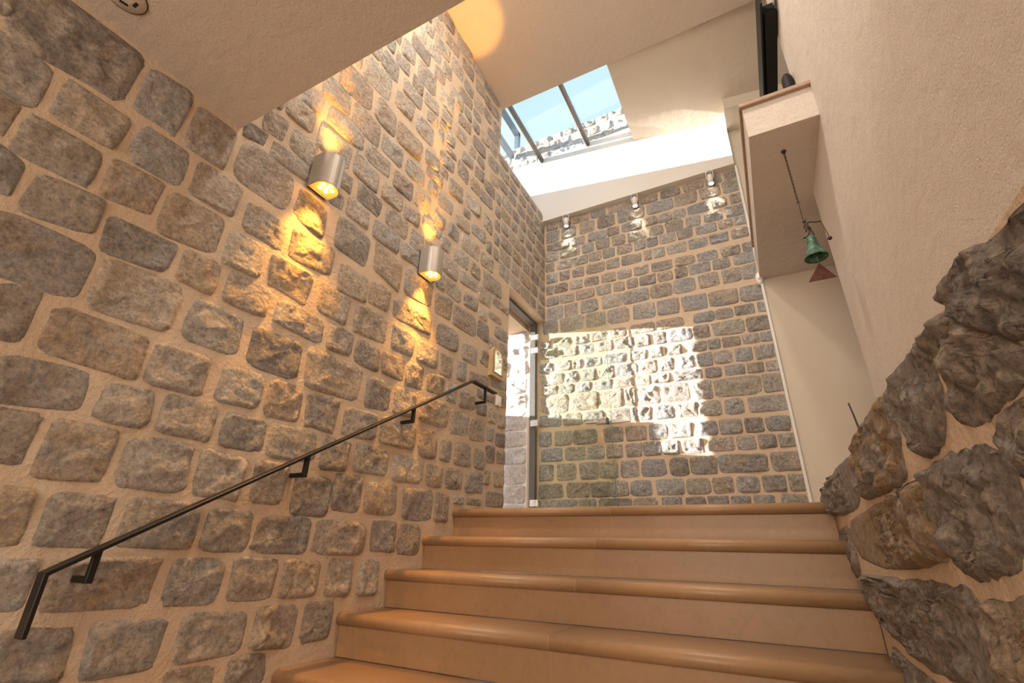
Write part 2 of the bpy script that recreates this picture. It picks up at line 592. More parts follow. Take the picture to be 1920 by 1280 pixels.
# (start, end, centre height, height, tilt) of every stone, metres along its wall
LEFT = [
(0.002,0.075,1.533,0.118,0.016),(0.077,0.401,1.567,0.275,0.045),(0.069,0.221,1.329,0.183,-0.025),(0.254,0.438,1.338,0.163,0.007),(0.427,0.582,1.583,0.235,0.014),
(0.616,0.785,1.579,0.223,0.01),(0.111,0.196,1.166,0.122,-0.02),(0.22,0.419,1.149,0.156,0.008),(0.478,0.653,1.351,0.178,0.005),(0.823,1.098,1.591,0.236,0.009),
(0.805,0.905,1.761,0.084,0.042),(0.873,0.985,1.895,0.134,0.023),(0.956,1.119,2.087,0.146,0.015),(1.012,1.142,2.24,0.14,0.047),(0.182,0.269,0.995,0.132,-0.021),
(0.449,0.607,1.168,0.158,0.025),(0.69,0.875,1.367,0.169,0.009),(0.297,0.48,0.984,0.149,0.039),(0.635,0.853,1.159,0.188,0.023),(1.388,1.743,0.796,0.194,0.013),
(0.584,0.755,0.249,0.169,0.007),(0.785,1.008,0.247,0.165,0.003),(1.031,1.218,0.243,0.162,-0.007),(1.288,1.536,0.42,0.138,0.02),(1.264,1.416,0.247,0.167,0.004),
(1.46,1.669,0.214,0.172,-0.001),(1.683,1.867,0.251,0.172,0),(1.898,2.147,0.253,0.164,0.009),(1.937,2.245,0.612,0.143,0.013),(2.2,2.476,0.249,0.173,0.007),
(2.504,2.655,0.251,0.166,0.003),(2.19,2.383,0.056,0.156,0.001),(1.733,1.886,-0.126,0.152,-0.006),(1.934,2.071,-0.129,0.16,-0.006),(1.491,1.682,-0.122,0.147,-0.006),
(1.264,1.461,-0.118,0.146,-0.002),(1.907,2.284,1.377,0.147,0.029),(2.527,2.85,1.619,0.183,0.024),(0.921,1.122,1.343,0.152,-0.001),(1.132,1.321,1.574,0.19,-0.022),
(1.159,1.415,1.366,0.174,0.041),(1.415,1.621,2.098,0.172,-0.023),(1.34,1.43,1.917,0.113,-0.004),(1.313,1.401,1.761,0.088,0.013),(1.431,1.599,1.788,0.131,0.007),
(1.479,1.67,1.932,0.139,0.004),(1.661,1.851,2.098,0.141,0.016),(1.397,1.641,1.583,0.209,-0.006),(1.643,1.873,1.788,0.14,0.012),(1.724,1.932,1.943,0.152,-0.002),
(1.688,1.932,1.589,0.203,-0.031),(0.887,1.054,1.157,0.164,0.02),(0.266,0.512,0.786,0.188,0.001),(0.507,0.717,0.968,0.135,0.024),(0.75,0.894,0.982,0.146,0.004),
(0.538,0.792,0.791,0.194,0.016),(0.343,0.437,0.596,0.169,0.016),(0.934,1.134,0.988,0.142,0.006),(1.095,1.316,1.163,0.174,-0.011),(0.474,0.75,0.586,0.162,-0.003),
(0.838,1.052,0.79,0.174,-0.001),(1.099,1.351,0.786,0.178,0.006),(1.172,1.443,0.984,0.13,-0.006),(0.768,0.968,0.583,0.151,0.002),(0.403,0.63,0.418,0.133,0.022),
(0.67,0.819,0.417,0.129,0.011),(1.018,1.204,0.592,0.147,0.016),(1.234,1.405,0.592,0.162,0.007),(0.853,1.043,0.423,0.137,0.003),(1.081,1.266,0.418,0.132,0.004),
(0.454,0.553,0.262,0.136,-0.004),(1.372,1.572,1.164,0.159,-0.007),(1.468,1.681,1.343,0.168,0.018),(1.701,1.865,1.369,0.153,0.012),(1.62,1.883,1.169,0.17,0.027),
(1.477,1.642,0.99,0.138,0.007),(1.669,1.854,0.98,0.14,0.005),(1.879,2.074,0.99,0.131,0.007),(1.438,1.626,0.594,0.164,0.013),(1.572,1.742,0.418,0.152,0.009),
(1.665,1.908,0.599,0.148,0.024),(1.781,2.031,0.431,0.136,0.004),(1.792,1.984,0.794,0.173,0.025),(1.324,1.591,0.047,0.143,0.005),(1.615,1.945,0.046,0.143,-0.003),
(1.984,2.173,0.062,0.149,-0.002),(1.118,1.302,0.053,0.149,-0.001),(1.044,1.227,-0.12,0.144,-0.003),(0.715,1.003,-0.115,0.14,0.002),(0.598,0.68,-0.112,0.12,-0.001),
(0.53,0.617,0.058,0.142,-0.006),(0.65,0.811,0.056,0.142,0.003),(0.85,1.087,0.059,0.15,-0.001),(0.659,0.827,-0.285,0.122,-0.024),(0.869,1.08,-0.295,0.141,-0.004),
(1.129,1.373,-0.295,0.139,-0.006),(1.409,1.601,-0.295,0.145,-0.01),(1.643,1.798,-0.292,0.146,-0.007),(1.341,1.497,-0.427,0.101,-0.008),(1.116,1.285,-0.42,0.065,-0.009),
(1.116,1.306,2.427,0.174,0.014),(1.197,1.453,2.635,0.222,0.023),(1.338,1.578,2.88,0.228,0.054),(1.467,1.627,3.101,0.178,0.004),(1.179,1.455,2.262,0.136,0.033),
(1.33,1.561,2.43,0.181,-0.011),(1.495,1.683,2.65,0.213,-0.002),(1.152,1.384,2.072,0.171,0.029),(1.022,1.171,1.908,0.151,-0.003),(0.943,1.192,1.768,0.099,0.02),
(1.483,1.697,2.262,0.136,0.004),(1.592,1.793,2.438,0.153,0.011),(1.578,1.718,3.261,0.121,0.01),(1.615,1.758,3.443,0.186,0.034),(1.696,1.916,3.621,0.162,-0.001),
(1.751,1.844,3.8,0.157,0.007),(1.813,1.912,3.944,0.112,0.036),(1.896,2.02,4.124,0.145,0.055),(2.014,2.172,4.355,0.14,0.048),(2.227,2.474,4.375,0.195,0.044),
(1.884,2.044,3.792,0.159,0.028),(1.946,2.154,3.962,0.165,0.041),(2.055,2.276,4.172,0.148,0.063),(2.191,2.365,3.977,0.168,0.012),(2.087,2.206,3.793,0.161,0.021),
(1.989,2.126,3.631,0.144,0.025),(1.801,2.028,3.424,0.208,0.045),(2.342,2.53,4.173,0.151,0.019),(2.513,2.696,4.37,0.132,0.056),(1.772,1.888,3.244,0.132,-0.002),
(1.686,1.894,3.102,0.144,0.018),(1.635,1.826,2.918,0.173,0.047),(1.921,2.098,3.24,0.139,0.054),(2.084,2.276,3.447,0.161,-0.001),(2.21,2.413,3.638,0.169,0.025),
(2.331,2.549,3.788,0.129,0.022),(2.575,2.742,4.175,0.154,0.053),(2.721,3.036,4.354,0.147,0.066),(2.576,2.723,3.928,0.135,0.027),(2.758,3.049,4.159,0.143,0.083),
(1.703,1.966,2.659,0.19,0.047),(1.876,2.073,2.912,0.178,0.022),(1.972,2.103,3.102,0.108,0.03),(2.137,2.27,3.277,0.114,0.025),(2.359,2.557,3.482,0.122,0.072),
(1.833,2.035,2.458,0.142,0.016),(2.013,2.185,2.718,0.127,0.038),(2.229,2.345,3.121,0.122,0.013),(2.344,2.498,3.304,0.128,0.024),(1.74,1.934,2.259,0.149,0.018),
(2.045,2.241,2.599,0.09,0.035),(2.17,2.364,2.86,0.124,0.051),(2.416,2.572,2.944,0.15,-0.015),(2.452,2.629,3.127,0.114,0.046),(2.554,2.667,3.283,0.108,0.018),
(2.604,2.821,3.45,0.147,0.015),(2.729,2.88,3.638,0.129,0.029),(2.88,3.075,3.466,0.15,0.023),(2.93,3.088,3.293,0.124,0.02),(2.834,3.057,3.804,0.123,0.06),
(2.083,2.192,2.481,0.112,0.02),(1.964,2.127,2.282,0.146,0.029),(2.324,2.52,2.694,0.16,0.064),(2.614,2.764,2.958,0.143,0.011),(2.677,2.824,3.145,0.128,0.031),
(2.213,2.399,2.457,0.114,0.054),(2.563,2.792,2.736,0.147,0.048),(2.774,2.998,2.964,0.126,0.049),(1.877,2.036,2.091,0.115,0.033),(2.067,2.294,2.15,0.099,0.055),
(1.97,2.105,1.933,0.134,0.015),(1.901,2.116,1.798,0.118,0.019),(2.193,2.318,2.261,0.109,0.014),(2.376,2.513,2.288,0.138,0.008),(2.456,2.653,2.448,0.118,0.04),
(2.552,2.828,2.3,0.159,0.026),(2.294,2.41,2.117,0.114,0.011),(2.461,2.665,2.12,0.135,0.017),(2.351,2.543,1.957,0.152,0.001),(2.68,2.905,2.516,0.114,0.059),
(2.864,3.012,2.721,0.151,-0.025),(2.706,2.862,2.13,0.131,0.003),(2.859,3.068,2.321,0.14,0.023),(2.574,2.837,1.984,0.118,0.054),(2.41,2.601,1.792,0.132,0.009),
(2.908,3.23,2.148,0.165,0.057),(2.651,2.85,1.819,0.122,0.027),(2.851,3.058,1.969,0.148,0.02),(2.3,2.503,1.611,0.175,0.027),(1.975,2.266,1.603,0.188,0.025),
(3.086,3.199,2.017,0.09,-0.006),(3.211,3.386,2.02,0.071,0.01),(3.171,3.366,2.391,0.148,-0.006),(2.875,3.005,1.796,0.092,0.003),(3.03,3.251,1.853,0.065,0.016),
(1.927,2.138,1.176,0.158,0.014),(2.354,2.614,1.395,0.169,0.024),(2.176,2.388,1.183,0.147,0.023),(2.869,3.041,1.647,0.155,0.002),(2.679,2.883,1.381,0.141,0.011),
(2.423,2.563,1.18,0.154,0.01),(2.093,2.26,1.001,0.155,0.02),(2.625,2.748,1.21,0.154,0.007),(2.933,3.061,1.429,0.132,0.001),(2.798,3.078,1.224,0.089,0.032),
(2.303,2.487,1.016,0.132,0.02),(2.522,2.642,1.01,0.131,0.01),(2.018,2.211,0.805,0.161,0.015),(2.258,2.566,0.824,0.169,0.043),(2.679,2.896,1.009,0.116,0.02),
(3.118,3.371,1.289,0.087,0.026),(3.255,3.388,1.165,0.125,0.014),(3.061,3.189,1.123,0.059,0.015),(2.925,3.071,1.001,0.092,0.018),(3.278,3.384,1.49,0.091,0.013),
(3.229,3.385,1.616,0.103,0.018),(3.141,3.377,1.746,0.105,0.031),(3.101,3.229,0.994,0.124,0.011),(2.592,2.824,0.82,0.161,0.022),(2.291,2.466,0.613,0.169,0.012),
(2.508,2.63,0.609,0.142,0.011),(2.673,2.878,0.617,0.155,0.012),(2.844,3.06,0.826,0.162,0.022),(3.087,3.184,0.84,0.105,0.007),(3.229,3.386,0.826,0.109,0.017),
(3.254,3.384,0.98,0.105,0.009),(2.926,3.067,0.623,0.137,-0.002),(3.088,3.225,0.684,0.123,0.011),(3.261,3.394,0.694,0.099,0.009),(2.079,2.35,0.433,0.144,0.021),
(2.393,2.548,0.431,0.132,0.005),(2.593,2.783,0.44,0.127,0.011),(2.829,3.069,0.448,0.136,0.024),(3.078,3.157,0.509,0.104,0.005),(3.225,3.375,0.528,0.129,0.017),
(3.118,3.378,0.368,0.11,0.019),(2.703,2.821,0.316,0.045,0.009),(2.867,3.045,0.322,0.039,0.011),(3.386,3.605,2.393,0.125,0.004),(3.629,3.815,2.393,0.125,-0.001),
(3.839,3.975,2.393,0.125,-0),(3.999,4.2,2.393,0.125,-0.004),(3.05,3.151,2.493,0.125,0.006),(3.171,3.373,2.553,0.125,-0.002),(3.397,3.575,2.553,0.125,0.006),
(3.599,3.827,2.553,0.125,0.004),(3.851,4.025,2.553,0.125,0.001),(4.049,4.2,2.553,0.125,-0.003),(3.05,3.151,2.653,0.125,-0.001),(3.171,3.398,2.713,0.125,-0.003),
(3.422,3.626,2.713,0.125,0.005),(3.65,3.805,2.713,0.125,0.005),(3.829,4.055,2.713,0.125,-0.004),(4.079,4.2,2.713,0.125,-0.004),(3.05,3.151,2.813,0.125,0),
(3.171,3.323,2.873,0.125,-0.001),(3.347,3.566,2.873,0.125,-0.001),(3.59,3.736,2.873,0.125,0.003),(3.76,3.94,2.873,0.125,0.004),(3.964,4.2,2.873,0.125,-0.001),
(3.05,3.151,2.973,0.125,0.001),(3.171,3.357,3.033,0.125,-0.002),(3.381,3.512,3.033,0.125,0.005),(3.536,3.676,3.033,0.125,0.004),(3.7,3.87,3.033,0.125,0.006),
(3.894,4.068,3.033,0.125,0.005),(4.092,4.2,3.033,0.125,-0.002),(3.05,3.151,3.133,0.125,0.003),(3.171,3.376,3.193,0.125,0.001),(3.4,3.555,3.193,0.125,0.002),
(3.579,3.72,3.193,0.125,0.003),(3.744,3.944,3.193,0.125,-0),(3.968,4.2,3.193,0.125,-0.002),(3.108,3.281,3.353,0.125,0.004),(3.305,3.477,3.353,0.125,0.003),
(3.501,3.698,3.353,0.125,0.005),(3.722,3.961,3.353,0.125,0.003),(3.985,4.2,3.353,0.125,-0.002),(3.095,3.303,3.513,0.125,0.004),(3.327,3.502,3.513,0.125,0.002),
(3.526,3.708,3.513,0.125,0.006),(3.732,3.897,3.513,0.125,0),(3.921,4.051,3.513,0.125,0),(4.075,4.2,3.513,0.125,0.005),(3.05,3.282,3.66,0.1,-0.001),
(3.306,3.544,3.66,0.1,-0.002),(3.568,3.789,3.66,0.1,-0.002),(3.813,3.987,3.66,0.1,-0.003),(4.011,4.2,3.66,0.1,0.004),(2.136,2.265,1.79,0.14,0.001),
(2.289,2.39,1.79,0.14,0.001),(2.125,2.331,1.95,0.14,-0.003),(0.8,0.936,2.07,0.14,-0.001),(0.8,0.936,2.23,0.14,-0.003),(0.8,0.992,2.39,0.14,-0.002),
(2.925,3.03,2.49,0.14,0.005),(0.8,0.958,2.55,0.14,0.001),(0.982,1.096,2.55,0.14,0.003),(0.8,1.022,2.71,0.14,-0.001),(1.046,1.177,2.71,0.14,-0),
(1.197,1.318,2.85,0.14,0.003),(0.8,0.975,2.87,0.14,0.003),(0.999,1.177,2.87,0.14,-0.004),(1.197,1.318,3.01,0.14,-0.003),(0.8,0.938,3.03,0.14,-0.002),
(0.962,1.079,3.03,0.14,-0.002),(2.123,2.209,3.03,0.14,0.005),(1.338,1.447,3.09,0.14,-0),(2.844,3.03,3.13,0.14,0.003),(1.099,1.318,3.17,0.14,0.005),
(0.8,0.959,3.19,0.14,0.003),(0.983,1.079,3.19,0.14,0.004),(1.338,1.447,3.25,0.14,0.005),(1.467,1.558,3.29,0.14,0.003),(1.099,1.318,3.33,0.14,-0.001),
(0.8,0.975,3.35,0.14,-0.003),(1.338,1.447,3.41,0.14,0.001),(1.467,1.595,3.45,0.14,0.004),(0.995,1.108,3.49,0.14,0.002),(1.132,1.318,3.49,0.14,0.002),
(0.8,0.975,3.51,0.14,0.001),(1.338,1.447,3.57,0.14,0.001),(1.467,1.595,3.61,0.14,-0.002),(2.577,2.709,3.63,0.14,0.003),(0.995,1.13,3.65,0.14,0.006),
(1.154,1.318,3.65,0.14,0.006),(2.9,3.03,3.65,0.14,0),(0.8,0.975,3.67,0.14,-0.004),(1.338,1.447,3.73,0.14,-0.002),(1.467,1.676,3.77,0.14,-0.002),
(0.995,1.194,3.81,0.14,-0.002),(1.218,1.318,3.81,0.14,-0.002),(0.8,0.975,3.83,0.14,0.001),(1.338,1.447,3.89,0.14,0.001),(1.467,1.613,3.93,0.14,0.001),
(1.637,1.731,3.93,0.14,-0.002),(2.385,2.556,3.95,0.14,-0.001),(0.995,1.13,3.97,0.14,-0.001),(1.154,1.318,3.97,0.14,0.005),(2.743,2.901,3.97,0.14,-0.002),
(2.925,3.09,3.97,0.14,-0.003),(0.8,0.975,3.99,0.14,0),(1.338,1.447,4.05,0.14,0.006),(1.467,1.693,4.09,0.14,-0.002),(1.717,1.876,4.09,0.14,0.005),
(0.995,1.118,4.15,0.14,0.005),(1.142,1.318,4.15,0.14,0.004),(0.8,0.975,4.17,0.14,0.002),(1.338,1.447,4.23,0.14,-0.003),(1.467,1.676,4.27,0.14,0.004),
(1.7,1.876,4.27,0.14,-0),(1.896,1.994,4.29,0.14,-0),(0.995,1.219,4.33,0.14,0),(0.8,0.975,4.35,0.14,-0),(1.239,1.357,4.41,0.14,-0.001),
(1.191,1.32,1.898,0.115,0.003),(2.687,2.822,3.298,0.115,-0.001),(2.433,2.557,3.638,0.115,-0),(2.569,2.709,3.778,0.115,0.004),(1.377,1.531,4.437,0.115,0),
(2.54,2.66,2.585,0.09,0.006),(2.205,2.304,2.725,0.09,-0.002),(1.551,1.747,4.425,0.09,-0.002),(0.995,1.129,4.485,0.09,0.004),(0.8,0.975,4.505,0.09,-0.004),
(2.229,2.396,2.995,0.07,0.001),(2.123,2.209,3.155,0.07,-0.001),(1.767,1.876,4.415,0.07,0.001),(3.081,3.258,1.425,0.13,-0.002),(3.061,3.209,1.585,0.13,0.003),
(2.916,3.041,1.118,0.075,0.003)]
LEFT_FILL = [
(-1.1,-0.859,-1.235,0.15,0.004),(-0.835,-0.577,-1.235,0.15,0.003),(-0.553,-0.395,-1.235,0.15,0.003),(-0.371,-0.065,-1.235,0.15,-0.003),(-0.041,0.243,-1.235,0.15,0.004),
(-1.1,-0.798,-1.055,0.15,0.005),(-0.774,-0.552,-1.055,0.15,-0.002),(-0.528,-0.273,-1.055,0.15,0),(-0.249,0.023,-1.055,0.15,-0.002),(0.047,0.28,-1.055,0.15,0.005),
(0.304,0.557,-1.055,0.15,0.005),(-1.1,-0.904,-0.875,0.15,0.002),(-0.88,-0.638,-0.875,0.15,0.004),(-0.614,-0.324,-0.875,0.15,0.005),(-0.3,-0.125,-0.875,0.15,-0.003),
(-0.101,0.178,-0.875,0.15,0),(0.202,0.367,-0.875,0.15,0.001),(0.391,0.599,-0.875,0.15,-0.002),(0.623,0.9,-0.875,0.15,0.003),(-1.1,-0.901,-0.695,0.15,0.003),
(-0.877,-0.684,-0.695,0.15,0.005),(-0.66,-0.439,-0.695,0.15,0.001),(-0.415,-0.231,-0.695,0.15,0.001),(-0.207,-0.006,-0.695,0.15,0.004),(0.018,0.196,-0.695,0.15,0.001),
(0.22,0.443,-0.695,0.15,0.005),(0.467,0.73,-0.695,0.15,0.002),(0.754,0.9,-0.695,0.15,-0.003),(-1.1,-0.845,-0.515,0.15,0.005),(-0.821,-0.651,-0.515,0.15,0),
(-0.627,-0.411,-0.515,0.15,-0.004),(-0.387,-0.128,-0.515,0.15,0.001),(-0.104,0.131,-0.515,0.15,0.004),(0.155,0.413,-0.515,0.15,-0.002),(0.437,0.751,-0.515,0.15,0.005),
(0.775,0.9,-0.515,0.15,-0.003),(-1.1,-0.84,-0.335,0.15,-0.004),(-0.816,-0.613,-0.335,0.15,0),(-0.589,-0.358,-0.335,0.15,0.004),(-0.334,-0.086,-0.335,0.15,0.002),
(-0.062,0.168,-0.335,0.15,0.003),(0.192,0.379,-0.335,0.15,0.005),(0.403,0.639,-0.335,0.15,0.005),(-1.1,-0.788,-0.155,0.15,0.004),(-0.764,-0.56,-0.155,0.15,0.005),
(-0.536,-0.247,-0.155,0.15,0.001),(-0.223,-0.051,-0.155,0.15,0.006),(-0.027,0.164,-0.155,0.15,-0.002),(0.188,0.435,-0.155,0.15,0.005),(0.455,0.578,-0.135,0.15,-0.002),
(-1.1,-0.815,0.025,0.15,0.002),(-0.791,-0.542,0.025,0.15,0.002),(-0.518,-0.23,0.025,0.15,0.004),(-0.206,-0.006,0.025,0.15,-0),(0.018,0.242,0.025,0.15,0.004),
(0.266,0.435,0.025,0.15,-0.001),(-1.1,-0.796,0.205,0.15,-0.001),(-0.772,-0.54,0.205,0.15,0.002),(-0.516,-0.235,0.205,0.15,0.003),(-0.211,0.058,0.205,0.15,-0.002),
(0.082,0.294,0.205,0.15,0.003),(0.314,0.434,0.225,0.15,0.005),(-1.1,-0.932,0.385,0.15,0.006),(-0.908,-0.672,0.385,0.15,-0.001),(-0.648,-0.475,0.385,0.15,-0.003),
(-0.451,-0.132,0.385,0.15,0.004),(-0.108,0.113,0.385,0.15,0.004),(0.137,0.294,0.385,0.15,-0.002),(-1.1,-0.856,0.565,0.15,-0.002),(-0.832,-0.65,0.565,0.15,0.002),
(-0.626,-0.376,0.565,0.15,0.006),(-0.352,-0.064,0.565,0.15,-0.004),(-0.04,0.144,0.565,0.15,0.002),(0.168,0.323,0.565,0.15,0.006),(-1.1,-0.854,0.745,0.15,0.001),
(-0.83,-0.672,0.745,0.15,0),(-0.648,-0.351,0.745,0.15,-0.003),(-0.327,-0.085,0.745,0.15,0.006),(-0.061,0.246,0.745,0.15,-0.004),(-1.1,-0.894,0.925,0.15,-0.002),
(-0.87,-0.553,0.925,0.15,0.004),(-0.529,-0.329,0.925,0.15,-0),(-0.305,-0.038,0.925,0.15,-0.004),(-0.014,0.162,0.925,0.15,0.004),(-1.1,-0.894,1.105,0.15,-0.002),
(-0.87,-0.565,1.105,0.15,0.003),(-0.541,-0.244,1.105,0.15,0.004),(-0.22,0.091,1.105,0.15,-0.002),(-1.1,-0.83,1.285,0.15,0.001),(-0.806,-0.53,1.285,0.15,0.003),
(-0.506,-0.221,1.285,0.15,-0.003),(-0.197,0.049,1.285,0.15,0.005),(-1.1,-0.832,1.465,0.15,0.005),(-0.808,-0.642,1.465,0.15,0.001),(-0.618,-0.46,1.465,0.15,-0.002),
(-0.436,-0.273,1.465,0.15,-0.002),(-0.249,-0.018,1.465,0.15,-0.003),(-1.1,-0.884,1.63,0.12,0.003),(-0.86,-0.553,1.63,0.12,-0.002),(-0.529,-0.33,1.63,0.12,-0),
(-0.306,-0.018,1.63,0.12,0)]
